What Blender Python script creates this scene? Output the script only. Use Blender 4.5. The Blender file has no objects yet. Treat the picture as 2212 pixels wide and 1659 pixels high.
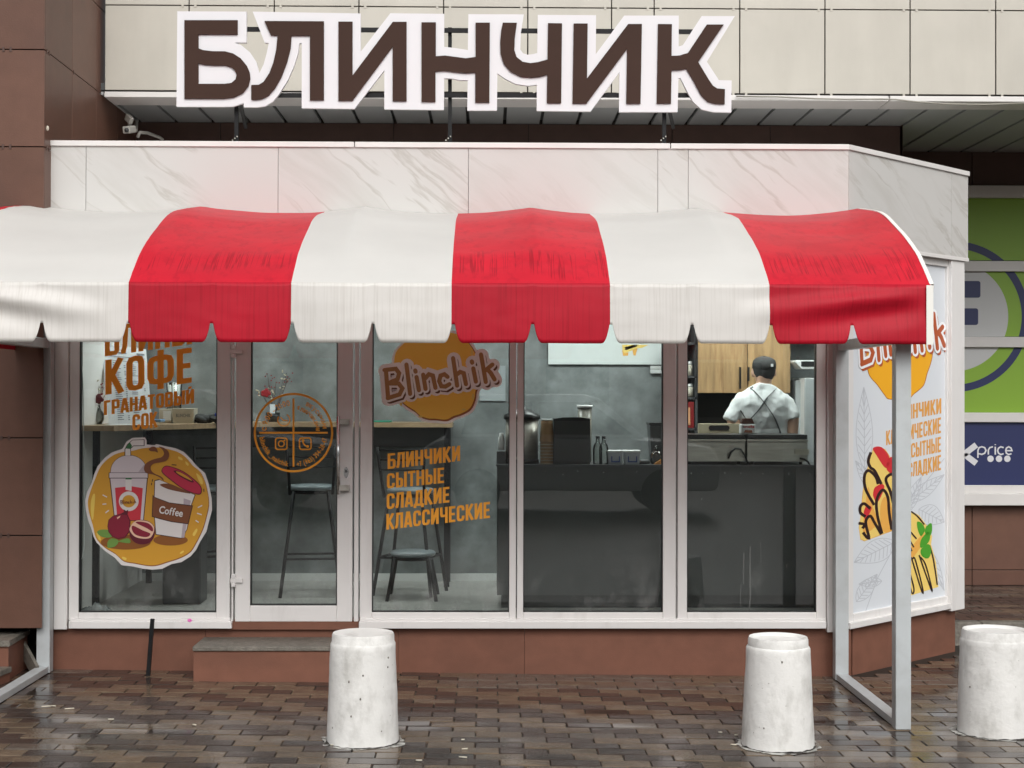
import bpy, bmesh, math, random
from mathutils import Vector, Matrix
from mathutils.geometry import tessellate_polygon
random.seed(7)
S = bpy.context.scene
COL = S.collection
# ------------------------------------------------------------------ camera
CAM_H = 1.73
FPX = 3322.0; CX = 1106.0; CY = 829.5          # focal length and centre in a 2212 px wide picture
YAW, PITCH, ROLL = 0.0155, 0.0077, 0.0024
F = Vector((math.sin(YAW)*math.cos(PITCH), math.cos(YAW)*math.cos(PITCH), math.sin(PITCH)))
R0 = Vector((math.cos(YAW), -math.sin(YAW), 0)); U0 = R0.cross(F)
Rv = R0*math.cos(ROLL) + U0*math.sin(ROLL); Uv = U0*math.cos(ROLL) - R0*math.sin(ROLL)
CAM = Vector((0, 0, CAM_H))
cd = bpy.data.cameras.new('camera'); cam = bpy.data.objects.new('camera', cd); COL.objects.link(cam)
cam.matrix_world = Matrix(((Rv.x, Uv.x, -F.x, 0), (Rv.y, Uv.y, -F.y, 0), (Rv.z, Uv.z, -F.z, CAM_H), (0, 0, 0, 1)))
cd.sensor_width = 36; cd.lens = 36*FPX/2212; cd.clip_end = 600
S.camera = cam
# ------------------------------------------------------------------ sky, sun, exposure
SUN_EL, SUN_AZ = math.radians(42), math.radians(170)     # azimuth clockwise from +Y
w = bpy.data.worlds.new('World'); S.world = w; w.use_nodes = True
nt = w.node_tree; nt.nodes.clear()
out = nt.nodes.new('ShaderNodeOutputWorld'); bg = nt.nodes.new('ShaderNodeBackground')
sky = nt.nodes.new('ShaderNodeTexSky'); sky.sky_type = 'NISHITA'; sky.sun_disc = False
sky.sun_elevation = SUN_EL; sky.sun_rotation = SUN_AZ; sky.dust_density = 5; sky.air_density = 1.0; sky.ozone_density = 1
hs = nt.nodes.new('ShaderNodeHueSaturation'); hs.inputs['Saturation'].default_value = 0.14
nt.links.new(sky.outputs[0], hs.inputs['Color']); nt.links.new(hs.outputs[0], bg.inputs[0]); nt.links.new(bg.outputs[0], out.inputs[0])
bg.inputs[1].default_value = 0.15
sl = bpy.data.lights.new('sun', 'SUN'); sun = bpy.data.objects.new('sun', sl); COL.objects.link(sun)
sl.energy = 0.75; sl.angle = math.radians(40); sl.color = (1, 0.97, 0.93)
sd = Vector((math.sin(SUN_AZ)*math.cos(SUN_EL), math.cos(SUN_AZ)*math.cos(SUN_EL), math.sin(SUN_EL)))
sun.rotation_euler = sd.to_track_quat('Z', 'Y').to_euler()
S.view_settings.view_transform = 'Standard'; S.view_settings.look = 'None'
S.view_settings.gamma = 1; S.view_settings.use_curve_mapping = False
S.view_settings.exposure = 0.14
S.cycles.max_bounces = 8; S.cycles.transparent_max_bounces = 12; S.cycles.glossy_bounces = 4
S.cycles.caustics_reflective = False; S.cycles.caustics_refractive = False

# ------------------------------------------------------------------ where a sight line meets a plane of the place
def ray(px, py): return F*FPX + Rv*(px-CX) - Uv*(py-CY)
def hit(px, py, p0, n):
    d = ray(px, py); return CAM + d*((p0-CAM).dot(n)/d.dot(n))
def P(px, py, Y): return hit(px, py, Vector((0, Y, 0)), Vector((0, 1, 0)))
YF = 9.60                                    # facade (fascia) plane
_a, _b = P(112, 1445, YF+.06), P(1815, 1461, YF+.06)
G1 = (_b.z-_a.z)/(_b.x-_a.x); G0 = _a.z - G1*_a.x
def zg(x, y=0): return G0 + G1*x
GN = Vector((-G1, 0, 1)).normalized()
def G(px, py): return hit(px, py, Vector((0, 0, G0)), GN)

# ------------------------------------------------------------------ objects
def tag(o, label=None, cat=None, group=None, kind=None):
    if label: o['label'] = label
    if cat: o['category'] = cat
    if group: o['group'] = group
    if kind: o['kind'] = kind
    return o
def thing(name, loc, label=None, cat=None, group=None, kind=None):
    o = bpy.data.objects.new(name, None); COL.objects.link(o); o.location = loc; o.empty_display_size = .1
    return tag(o, label, cat, group, kind)
def wloc(o):
    v = Vector(o.location)
    while o.parent: o = o.parent; v += Vector(o.location)
    return v
class MB:
    def __init__(s): s.v = []; s.f = []; s.sm = []
    def add(s, vs, fs, smooth=False):
        n = len(s.v); s.v += [Vector(v) for v in vs]; s.f += [tuple(i+n for i in f) for f in fs]; s.sm += [smooth]*len(fs); return s
    def hexa(s, p):   # 8 points: bottom 4 ccw, top 4 ccw
        return s.add(p, [(3,2,1,0),(4,5,6,7),(0,1,5,4),(1,2,6,5),(2,3,7,6),(3,0,4,7)])
    def box(s, x0, x1, y0, y1, z0, z1):
        x0, x1 = sorted((x0,x1)); y0, y1 = sorted((y0,y1)); z0, z1 = sorted((z0,z1))
        return s.hexa([(x0,y0,z0),(x1,y0,z0),(x1,y1,z0),(x0,y1,z0),(x0,y0,z1),(x1,y0,z1),(x1,y1,z1),(x0,y1,z1)])
    def tube(s, pts, r, n=8, caps=True):
        pts = [Vector(p) for p in pts]; rs = r if isinstance(r, (list, tuple)) else [r]*len(pts)
        vs = []; up = Vector((0,0,1)); pa = None
        for i, p in enumerate(pts):
            t = (pts[min(i+1,len(pts)-1)] - pts[max(i-1,0)]).normalized()
            if pa is None:
                a = t.cross(up if abs(t.z) < .95 else Vector((1,0,0))).normalized()
            else:
                a = (pa - t*pa.dot(t)).normalized()
            pa = a; b = t.cross(a)
            vs += [p + (a*math.cos(2*math.pi*k/n) + b*math.sin(2*math.pi*k/n))*rs[i] for k in range(n)]
        fs = [(i*n+k, i*n+(k+1)%n, (i+1)*n+(k+1)%n, (i+1)*n+k) for i in range(len(pts)-1) for k in range(n)]
        s.add(vs, fs, True)
        if caps:
            m = len(s.v)-len(vs)
            s.f += [tuple(m+k for k in range(n))[::-1], tuple(m+(len(pts)-1)*n+k for k in range(n))]; s.sm += [False]*2
        return s
    def bar(s, p, q, wx, wy):   # square bar between two points
        p, q = Vector(p), Vector(q); t = (q-p).normalized()
        a = t.cross(Vector((0,0,1)) if abs(t.z) < .9 else Vector((0,1,0))).normalized()*wx/2; b = t.cross(a).normalized()*wy/2
        return s.hexa([p-a-b, p+a-b, p+a+b, p-a+b, q-a-b, q+a-b, q+a+b, q-a+b])
    def lathe(s, prof, c, n=24, sx=1, sy=1, smooth=True):
        c = Vector(c); vs = []; fs = []
        for r, z in prof:
            vs += [c + Vector((r*sx*math.cos(2*math.pi*k/n), r*sy*math.sin(2*math.pi*k/n), z)) for k in range(n)]
        for i in range(len(prof)-1):
            fs += [(i*n+k, i*n+(k+1)%n, (i+1)*n+(k+1)%n, (i+1)*n+k) for k in range(n)]
        s.add(vs, fs, smooth)
        m = len(s.v)-len(vs); s.f += [tuple(m+k for k in range(n))[::-1], tuple(m+(len(prof)-1)*n+k for k in range(n))]; s.sm += [False]*2
        return s
    def ell(s, c, rx, ry, rz, n=16, m=10, rot=None):
        vs = []; fs = []; c = Vector(c)
        for i in range(m+1):
            th = math.pi*i/m
            for k in range(n):
                v = Vector((rx*math.sin(th)*math.cos(2*math.pi*k/n), ry*math.sin(th)*math.sin(2*math.pi*k/n), rz*math.cos(th)))
                if rot: v = rot @ v
                vs.append(c+v)
        for i in range(m):
            fs += [(i*n+k, (i+1)*n+k, (i+1)*n+(k+1)%n, i*n+(k+1)%n) for k in range(n)]
        return s.add(vs, fs, True)
    def prism(s, loops, mp, ext):   # 2D loops (outer, holes...) mapped to 3D by mp, extruded by ext
        p2 = [[Vector((x, y, 0)) for x, y in L] for L in loops]
        tri = tessellate_polygon(p2); fl = [mp(v.x, v.y) for L in p2 for v in L]; ext = Vector(ext)
        n = len(fl); nn = ext.normalized()
        fs = []
        for t in tri:
            a, b, c = (fl[i] for i in t)
            t = tuple(t) if (b-a).cross(c-a).dot(nn) < 0 else tuple(reversed(t))
            fs.append(t); fs.append(tuple(i+n for i in reversed(t)))
        k = 0
        for L in loops:
            m = len(L)
            for i in range(m): fs.append((k+i, k+(i+1)%m, k+(i+1)%m+n, k+i+n))
            k += m
        return s.add(fl+[v+ext for v in fl], fs)
    def flat(s, loops, mp):
        p2 = [[Vector((x, y, 0)) for x, y in L] for L in loops]
        tri = tessellate_polygon(p2); fl = [mp(v.x, v.y) for L in p2 for v in L]; fs = []
        for t in tri:
            a, b, c = (fl[i] for i in t)
            fs.append(tuple(t) if (b-a).cross(c-a).dot(a-CAM) < 0 else tuple(reversed(t)))
        return s.add(fl, fs)
    def build(s, name, m, parent=None, origin=None, bev=0, mods=None):
        if not s.v: return None
        if parent is not None: off = wloc(parent)
        elif origin is not None: off = Vector(origin)
        else:
            off = Vector((sum(v.x for v in s.v)/len(s.v), sum(v.y for v in s.v)/len(s.v), min(v.z for v in s.v)))
        me = bpy.data.meshes.new(name); me.from_pydata([v-off for v in s.v], [], s.f)
        me.polygons.foreach_set('use_smooth', s.sm); me.materials.append(m)
        o = bpy.data.objects.new(name, me); COL.objects.link(o)
        if parent is not None: o.parent = parent
        else: o.location = off
        if bev:
            b = o.modifiers.new('bevel', 'BEVEL'); b.width = bev; b.segments = 2; b.limit_method = 'ANGLE'; b.angle_limit = .6; b.harden_normals = False
        return o
def bxp(x0, y0, x1, y1, Y0, Y1):              # box whose front face (at depth Y0) is seen between two picture corners
    a, b = P(x0, y1, Y0), P(x1, y0, Y0); return MB().box(a.x, b.x, Y0, Y1, a.z, b.z)

# ------------------------------------------------------------------ materials
def rgb(c):    # display colour -> linear
    return tuple(((v/255)/12.92 if v/255 <= .04045 else ((v/255+.055)/1.055)**2.4) for v in c)+(1,)
def mat(name, col, rough=.6, metal=0, var=0, vscale=3, bump=0, bscale=60, rnd=0, emit=0, stretch=(1,1,1), spec=.5, coat=0, dirt=None, dscale=2, dstretch=(1,1,1), damt=.5, rvar=0, dlo=.45, dhi=.75):
    m = bpy.data.materials.new(name); m.use_nodes = True; n = m.node_tree.nodes; L = m.node_tree.links
    b = n['Principled BSDF']; col = tuple(col)+((1,) if len(col) == 3 else ())
    b.inputs['Base Color'].default_value = col; b.inputs['Roughness'].default_value = rough
    b.inputs['Metallic'].default_value = metal; b.inputs['Specular IOR Level'].default_value = spec
    b.inputs['Coat Weight'].default_value = coat
    geo = n.new('ShaderNodeNewGeometry'); cur = None
    def noise(sc, st, det=5, ro=.55):
        mp = n.new('ShaderNodeMapping'); mp.inputs['Scale'].default_value = st; L.new(geo.outputs['Position'], mp.inputs[0])
        t = n.new('ShaderNodeTexNoise'); t.inputs['Scale'].default_value = sc; t.inputs['Detail'].default_value = det; t.inputs['Roughness'].default_value = ro
        L.new(mp.outputs[0], t.inputs['Vector']); return t.outputs['Fac']
    def mulc(cin, fac_out, lo, hi, fl=.3, fh=.7):
        r = n.new('ShaderNodeMapRange'); L.new(fac_out, r.inputs[0]); r.inputs[1].default_value = fl; r.inputs[2].default_value = fh
        r.inputs[3].default_value = lo; r.inputs[4].default_value = hi
        x = n.new('ShaderNodeVectorMath'); x.operation = 'SCALE'
        if cin is None: x.inputs[0].default_value = col[:3]
        else: L.new(cin, x.inputs[0])
        L.new(r.outputs[0], x.inputs['Scale']); return x.outputs[0]
    if var: cur = mulc(cur, noise(vscale, stretch), 1-var, 1+var)
    if rnd:
        oi = n.new('ShaderNodeObjectInfo'); cur = mulc(cur, oi.outputs['Random'], 1-rnd, 1+rnd, 0, 1)
    if dirt is not None:
        f = noise(dscale, dstretch, 6, .6); r = n.new('ShaderNodeMapRange'); L.new(f, r.inputs[0])
        r.inputs[1].default_value = dlo; r.inputs[2].default_value = dhi; r.inputs[4].default_value = damt
        mx = n.new('ShaderNodeMix'); mx.data_type = 'RGBA'; L.new(r.outputs[0], mx.inputs[0])
        if cur is None: mx.inputs[6].default_value = col
        else: L.new(cur, mx.inputs[6])
        mx.inputs[7].default_value = tuple(dirt)+((1,) if len(dirt) == 3 else ()); cur = mx.outputs[2]
    if cur is not None: L.new(cur, b.inputs['Base Color'])
    if rvar:
        r = n.new('ShaderNodeMapRange'); L.new(noise(vscale*1.7, stretch), r.inputs[0]); r.inputs[1].default_value = .3; r.inputs[2].default_value = .7
        r.inputs[3].default_value = max(.02, rough-rvar); r.inputs[4].default_value = min(1, rough+rvar); L.new(r.outputs[0], b.inputs['Roughness'])
    if bump:
        bp = n.new('ShaderNodeBump'); bp.inputs['Strength'].default_value = min(1, bump); bp.inputs['Distance'].default_value = .01
        L.new(noise(bscale, stretch), bp.inputs['Height']); L.new(bp.outputs[0], b.inputs['Normal'])
    if emit:
        b.inputs['Emission Color'].default_value = col; b.inputs['Emission Strength'].default_value = emit
    return m
M = {}
M['pvc'] = mat('white_pvc', (.73,.715,.70), .35, var=.03, vscale=2, dirt=(.35,.32,.29), dscale=3, dstretch=(3,3,.6), damt=.35, dlo=.55, dhi=.85)
M['alu_white'] = mat('white_painted_aluminium', (.70,.68,.66), .35, var=.04, vscale=4)
M['alu_frame'] = mat('light_grey_painted_steel', (.47,.50,.51), .38, var=.05, vscale=3, dirt=(.25,.24,.22), dscale=5, damt=.35)
M['seal'] = mat('black_rubber_seal', (.012,.012,.012), .5)
M['beige'] = mat('beige_porcelain_tile', (.50,.475,.415), .42, var=.05, vscale=2.5, rnd=.03, dirt=(.36,.34,.29), dscale=1.2, dstretch=(3,3,.5), damt=.3, bump=.08, bscale=150)
M['brown'] = mat('brown_porcelain_tile', (.135,.068,.047), .42, spec=.3, var=.08, vscale=8, rnd=.14, bump=.1, bscale=120, dirt=(.10,.055,.045), dscale=1.1, damt=.5)
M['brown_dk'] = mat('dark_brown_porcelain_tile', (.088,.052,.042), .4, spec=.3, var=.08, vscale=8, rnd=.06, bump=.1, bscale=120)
M['terra'] = mat('terracotta_porcelain_tile', (.195,.086,.057), .55, spec=.25, var=.07, vscale=10, rnd=.03, bump=.15, bscale=150, dirt=(.10,.05,.035), dscale=1.6, dstretch=(1,1,2.5), damt=.45)
M['joint'] = mat('dark_joint', (.03,.024,.02), .9)
M['soffit'] = mat('grey_metal_soffit_panel', (.42,.44,.44), .4, var=.05, vscale=1.5, rnd=.03)
M['soffit_rib'] = mat('dark_soffit_joint', (.07,.075,.075), .6)
M['sign_brown'] = mat('brown_sign_face', (.048,.025,.018), .6, spec=.15, var=.05, vscale=5, bump=.03, bscale=300)
M['sign_white'] = mat('white_sign_board', (.71,.71,.73), .35)
M['black_steel'] = mat('black_painted_steel', (.012,.012,.013), .5, spec=.2, var=.2, vscale=20)
M['granite'] = mat('rough_granite', (.17,.155,.13), .55, var=.3, vscale=40, bump=.5, bscale=90, dirt=(.08,.075,.06), dscale=6, damt=.7)
M['concrete_wall'] = mat('grey_decorative_plaster', (.23,.25,.25), .55, var=.30, vscale=3.5, bump=.1, bscale=15, dirt=(.085,.095,.095), dscale=3.2, damt=.7, dlo=.42, dhi=.64)
M['int_floor'] = mat('grey_laminate_floor', (.36,.35,.33), .4, var=.1, vscale=3, stretch=(1,6,1))
M['int_white'] = mat('white_interior_paint', (.7,.7,.69), .6)
M['black_panel'] = mat('black_counter_panel', (.042,.044,.044), .45, var=.15, vscale=3)
M['steel'] = mat('brushed_stainless_steel', (.42,.40,.36), .38, metal=.85, var=.12, vscale=6, stretch=(1,1,8))
M['chrome'] = mat('chrome', (.6,.6,.6), .18, metal=1)
M['wood'] = mat('oak_cabinet_front', (.43,.275,.135), .45, var=.28, vscale=2.5, stretch=(9,9,1.1), dirt=(.20,.10,.04), dscale=2.2, dstretch=(9,9,1), damt=.7, dlo=.5, dhi=.75)
M['table_wood'] = mat('light_oak_table_top', (.36,.25,.15), .4, var=.2, vscale=4, stretch=(1,8,8))
M['black'] = mat('black_plastic', (.018,.018,.019), .35)
M['dgrey'] = mat('dark_grey_plastic', (.06,.062,.065), .4)
M['grey_cush'] = mat('grey_leatherette_seat', (.20,.235,.25), .35)
M['white_plastic'] = mat('white_plastic', (.75,.76,.75), .4)
M['paper'] = mat('white_paper', (.72,.74,.76), .7)
M['ink'] = mat('grey_print_ink', (.16,.17,.19), .7)
M['kraft'] = mat('kraft_cardboard', (.37,.235,.12), .75, var=.08, vscale=15)
M['cream'] = mat('cream_cardboard', (.55,.51,.42), .7, var=.04)
M['skin'] = mat('skin', (.56,.34,.24), .5, var=.06, vscale=12)
M['shirt'] = mat('white_cotton', (.70,.72,.72), .85, bump=.4, bscale=9, var=.03)
M['cap'] = mat('black_cap_cloth', (.035,.035,.035), .85, bump=.3, bscale=200)
M['apron'] = mat('grey_apron_cloth', (.09,.095,.10), .8)
M['trousers'] = mat('dark_trousers', (.025,.026,.03), .8)
M['red_leaf'] = mat('dried_red_petals', (.24,.02,.03), .7, var=.2, vscale=30)
M['cream_leaf'] = mat('dried_cream_leaf', (.60,.54,.42), .7)
M['twig'] = mat('dark_twig', (.06,.03,.025), .8)
M['green_print'] = mat('green_sign_print', (.24,.42,.035), .4)
M['navy_print'] = mat('navy_sign_print', (.016,.024,.10), .4)
M['grey_print'] = mat('light_grey_sign_print', (.55,.56,.56), .4)
# awning cloths, one fabric: valance copies coloured darker to set its shade
RAIN = dict(dstretch=(42,6,.9), dscale=2.6)
M['cloth_white'] = mat('white_awning_cloth', (.80,.79,.755), .45, var=.03, vscale=2, bump=.05, bscale=10)
M['cloth_white_v'] = mat('white_awning_cloth_shaded', (.61,.59,.56), .5, var=.05, vscale=1.6, dirt=(.40,.37,.33), damt=.42, dlo=.48, dhi=.74, **RAIN)
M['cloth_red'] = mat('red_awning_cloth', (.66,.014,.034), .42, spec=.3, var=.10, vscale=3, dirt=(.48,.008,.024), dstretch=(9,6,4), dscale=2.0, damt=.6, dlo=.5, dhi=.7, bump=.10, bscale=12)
M['cloth_red_v'] = mat('red_awning_cloth_shaded', (.40,.007,.021), .55, spec=.2, var=.10, vscale=2, dirt=(.26,.004,.012), damt=.8, dlo=.48, dhi=.75, **RAIN)
M['piping'] = mat('white_awning_edging', (.80,.79,.74), .5)
M['bollard'] = mat('white_lime_painted_concrete', (.72,.715,.69), .75, var=.05, vscale=6, bump=.35, bscale=35, dirt=(.30,.29,.26), dscale=7, dstretch=(1.2,1.2,.7), damt=.6, dlo=.5, dhi=.74)
M['lime'] = mat('spilled_lime_paint', (.46,.46,.43), .8, var=.1, vscale=30)
def patchy(m, sc, lo, hi):
    n = m.node_tree.nodes; L = m.node_tree.links; b = n['Principled BSDF']; g = n.new('ShaderNodeNewGeometry'); t = n.new('ShaderNodeTexNoise'); t.inputs['Scale'].default_value = sc; t.inputs['Detail'].default_value = 5; L.new(g.outputs['Position'], t.inputs['Vector'])
    r = n.new('ShaderNodeMapRange'); r.inputs[1].default_value = lo; r.inputs[2].default_value = hi; L.new(t.outputs['Fac'], r.inputs[0]); L.new(r.outputs[0], b.inputs['Alpha'])
patchy(M['lime'], 16, .38, .6)
def drips(m, zlo, zhi, dark):
    n = m.node_tree.nodes; L = m.node_tree.links; b = n['Principled BSDF']; src = b.inputs['Base Color'].links[0].from_socket
    g = n.new('ShaderNodeNewGeometry'); sx = n.new('ShaderNodeSeparateXYZ'); L.new(g.outputs['Position'], sx.inputs[0])
    mp = n.new('ShaderNodeMapping'); mp.inputs['Scale'].default_value = (34, .3, 1.6); L.new(g.outputs['Position'], mp.inputs[0])
    t = n.new('ShaderNodeTexNoise'); t.inputs['Scale'].default_value = 1.0; t.inputs['Detail'].default_value = 3; t.inputs['Distortion'].default_value = .25; L.new(mp.outputs[0], t.inputs['Vector'])
    s = n.new('ShaderNodeMath'); s.operation = 'SUBTRACT'; s.inputs[1].default_value = .5; L.new(t.outputs['Fac'], s.inputs[0]); a = n.new('ShaderNodeMath'); a.operation = 'ABSOLUTE'; L.new(s.outputs[0], a.inputs[0])
    r = n.new('ShaderNodeMapRange'); r.inputs[1].default_value = .008; r.inputs[2].default_value = .030; r.inputs[3].default_value = .9; r.inputs[4].default_value = 0; L.new(a.outputs[0], r.inputs[0])
    nz_ = n.new('ShaderNodeTexNoise'); nz_.inputs['Scale'].default_value = 3.2; L.new(g.outputs['Position'], nz_.inputs['Vector'])
    zz = n.new('ShaderNodeMath'); zz.operation = 'MULTIPLY_ADD'; zz.inputs[1].default_value = .22; L.new(nz_.outputs['Fac'], zz.inputs[0]); L.new(sx.outputs['Z'], zz.inputs[2])
    lo = n.new('ShaderNodeMapRange'); lo.inputs[1].default_value = zlo+.11; lo.inputs[2].default_value = zlo+.14; L.new(zz.outputs[0], lo.inputs[0])
    hi = n.new('ShaderNodeMapRange'); hi.inputs[1].default_value = zhi+.12; hi.inputs[2].default_value = zhi+.09; L.new(zz.outputs[0], hi.inputs[0])
    m1 = n.new('ShaderNodeMath'); m1.operation = 'MULTIPLY'; L.new(lo.outputs[0], m1.inputs[0]); L.new(hi.outputs[0], m1.inputs[1])
    m2 = n.new('ShaderNodeMath'); m2.operation = 'MULTIPLY'; L.new(m1.outputs[0], m2.inputs[0]); L.new(r.outputs[0], m2.inputs[1])
    mx = n.new('ShaderNodeMix'); mx.data_type = 'RGBA'; L.new(m2.outputs[0], mx.inputs[0]); L.new(src, mx.inputs[6]); mx.inputs[7].default_value = dark; L.new(mx.outputs[2], b.inputs['Base Color'])
drips(M['cloth_red'], 2.36, 2.50, (.40,.006,.018,1))
def thin_cloth(m, f):
    n = m.node_tree.nodes; L = m.node_tree.links; b = n['Principled BSDF']; o = n['Material Output']; t = n.new('ShaderNodeBsdfTranslucent')
    L.new(b.inputs['Base Color'].links[0].from_socket, t.inputs[0]); x = n.new('ShaderNodeMixShader'); x.inputs[0].default_value = f; L.new(b.outputs[0], x.inputs[1]); L.new(t.outputs[0], x.inputs[2]); L.new(x.outputs[0], o.inputs[0])
thin_cloth(M['cloth_white'], .30); thin_cloth(M['cloth_red'], .24)
# marble with slanting veins
def marble():
    m = mat('white_marble_print_panel', (.63,.615,.59), .3); n = m.node_tree.nodes; L = m.node_tree.links; b = n['Principled BSDF']
    g = n.new('ShaderNodeNewGeometry'); oi = n.new('ShaderNodeObjectInfo')
    m0 = n.new('ShaderNodeMapping'); m0.inputs['Rotation'].default_value = (0, math.radians(-38), 0); mp = n.new('ShaderNodeMapping'); mp.inputs['Scale'].default_value = (.20, .20, 1.5); L.new(m0.outputs[0], mp.inputs[0])
    ad = n.new('ShaderNodeVectorMath'); ad.operation = 'ADD'; L.new(g.outputs['Position'], ad.inputs[0])
    sc = n.new('ShaderNodeVectorMath'); sc.operation = 'SCALE'; sc.inputs[0].default_value = (3, 0, 2); L.new(oi.outputs['Random'], sc.inputs['Scale']); L.new(sc.outputs[0], ad.inputs[1])
    nz = n.new('ShaderNodeTexNoise'); nz.inputs['Scale'].default_value = 1.1; nz.inputs['Detail'].default_value = 3; L.new(ad.outputs[0], nz.inputs['Vector'])
    s2 = n.new('ShaderNodeVectorMath'); s2.operation = 'SCALE'; s2.inputs['Scale'].default_value = .30; L.new(nz.outputs['Color'], s2.inputs[0])
    a2 = n.new('ShaderNodeVectorMath'); a2.operation = 'ADD'; L.new(ad.outputs[0], a2.inputs[0]); L.new(s2.outputs[0], a2.inputs[1]); L.new(a2.outputs[0], m0.inputs[0])
    t = n.new('ShaderNodeTexNoise'); t.inputs['Scale'].default_value = 3.4; t.inputs['Detail'].default_value = 5; t.inputs['Roughness'].default_value = .6; L.new(mp.outputs[0], t.inputs['Vector'])
    # vein = 1 - |noise - .5| * k
    s = n.new('ShaderNodeMath'); s.operation = 'SUBTRACT'; s.inputs[1].default_value = .5; L.new(t.outputs['Fac'], s.inputs[0])
    a = n.new('ShaderNodeMath'); a.operation = 'ABSOLUTE'; L.new(s.outputs[0], a.inputs[0])
    r = n.new('ShaderNodeMapRange'); r.inputs[1].default_value = 0; r.inputs[2].default_value = .035; r.inputs[3].default_value = .75; r.inputs[4].default_value = 0; L.new(a.outputs[0], r.inputs[0])
    mk = n.new('ShaderNodeTexNoise'); mk.inputs['Scale'].default_value = 1.3; L.new(g.outputs['Position'], mk.inputs['Vector'])
    mr = n.new('ShaderNodeMapRange'); mr.inputs[1].default_value = .36; mr.inputs[2].default_value = .6; L.new(mk.outputs['Fac'], mr.inputs[0])
    mm = n.new('ShaderNodeMath'); mm.operation = 'MULTIPLY'; L.new(r.outputs[0], mm.inputs[0]); L.new(mr.outputs[0], mm.inputs[1])
    r2 = n.new('ShaderNodeMapRange'); r2.inputs[1].default_value = .52; r2.inputs[2].default_value = .75; r2.inputs[4].default_value = .5; L.new(t.outputs['Fac'], r2.inputs[0])
    sm = n.new('ShaderNodeMath'); sm.operation = 'ADD'; L.new(mm.outputs[0], sm.inputs[0]); L.new(r2.outputs[0], sm.inputs[1])
    mx = n.new('ShaderNodeMix'); mx.data_type = 'RGBA'; mx.inputs[6].default_value = (.56,.55,.53,1); mx.inputs[7].default_value = (.41,.39,.355,1)
    L.new(sm.outputs[0], mx.inputs[0]); L.new(mx.outputs[2], b.inputs['Base Color']); return m
M['marble'] = marble()
def glass(name, tint=(.93,.96,.95), dirty=.0):
    m = bpy.data.materials.new(name); m.use_nodes = True; n = m.node_tree.nodes; L = m.node_tree.links; n.clear()
    o = n.new('ShaderNodeOutputMaterial'); tr = n.new('ShaderNodeBsdfTransparent'); tr.inputs[0].default_value = (*tint, 1)
    gl = n.new('ShaderNodeBsdfGlossy'); gl.inputs['Roughness'].default_value = .004; fr = n.new('ShaderNodeFresnel'); fr.inputs[0].default_value = 1.5
    mx = n.new('ShaderNodeMixShader'); L.new(fr.outputs[0], mx.inputs[0]); L.new(tr.outputs[0], mx.inputs[1]); L.new(gl.outputs[0], mx.inputs[2])
    if dirty:
        df = n.new('ShaderNodeBsdfDiffuse'); df.inputs[0].default_value = (.6,.6,.58,1)
        g = n.new('ShaderNodeNewGeometry'); mp = n.new('ShaderNodeMapping'); mp.inputs['Scale'].default_value = (1.6,1.6,1.1); L.new(g.outputs['Position'], mp.inputs[0])
        t = n.new('ShaderNodeTexNoise'); t.inputs['Scale'].default_value = 3; t.inputs['Detail'].default_value = 8; t.inputs['Roughness'].default_value = .7; L.new(mp.outputs[0], t.inputs['Vector'])
        sx = n.new('ShaderNodeSeparateXYZ'); L.new(g.outputs['Position'], sx.inputs[0])
        zr = n.new('ShaderNodeMapRange'); zr.inputs[1].default_value = .75; zr.inputs[2].default_value = .35; zr.inputs[3].default_value = .05; zr.inputs[4].default_value = 1; L.new(sx.outputs['Z'], zr.inputs[0])
        r = n.new('ShaderNodeMapRange'); r.inputs[1].default_value = .5; r.inputs[2].default_value = .75; r.inputs[4].default_value = dirty; L.new(t.outputs['Fac'], r.inputs[0])
        mu = n.new('ShaderNodeMath'); mu.operation = 'MULTIPLY'; L.new(r.outputs[0], mu.inputs[0]); L.new(zr.outputs[0], mu.inputs[1])
        m2 = n.new('ShaderNodeMixShader'); L.new(mu.outputs[0], m2.inputs[0]); L.new(mx.outputs[0], m2.inputs[1]); L.new(df.outputs[0], m2.inputs[2]); L.new(m2.outputs[0], o.inputs[0])
    else: L.new(mx.outputs[0], o.inputs[0])
    return m
M['glass'] = glass('window_glass', dirty=.22); M['jar'] = glass('clear_jar_glass', (.80,.82,.80))
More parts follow.
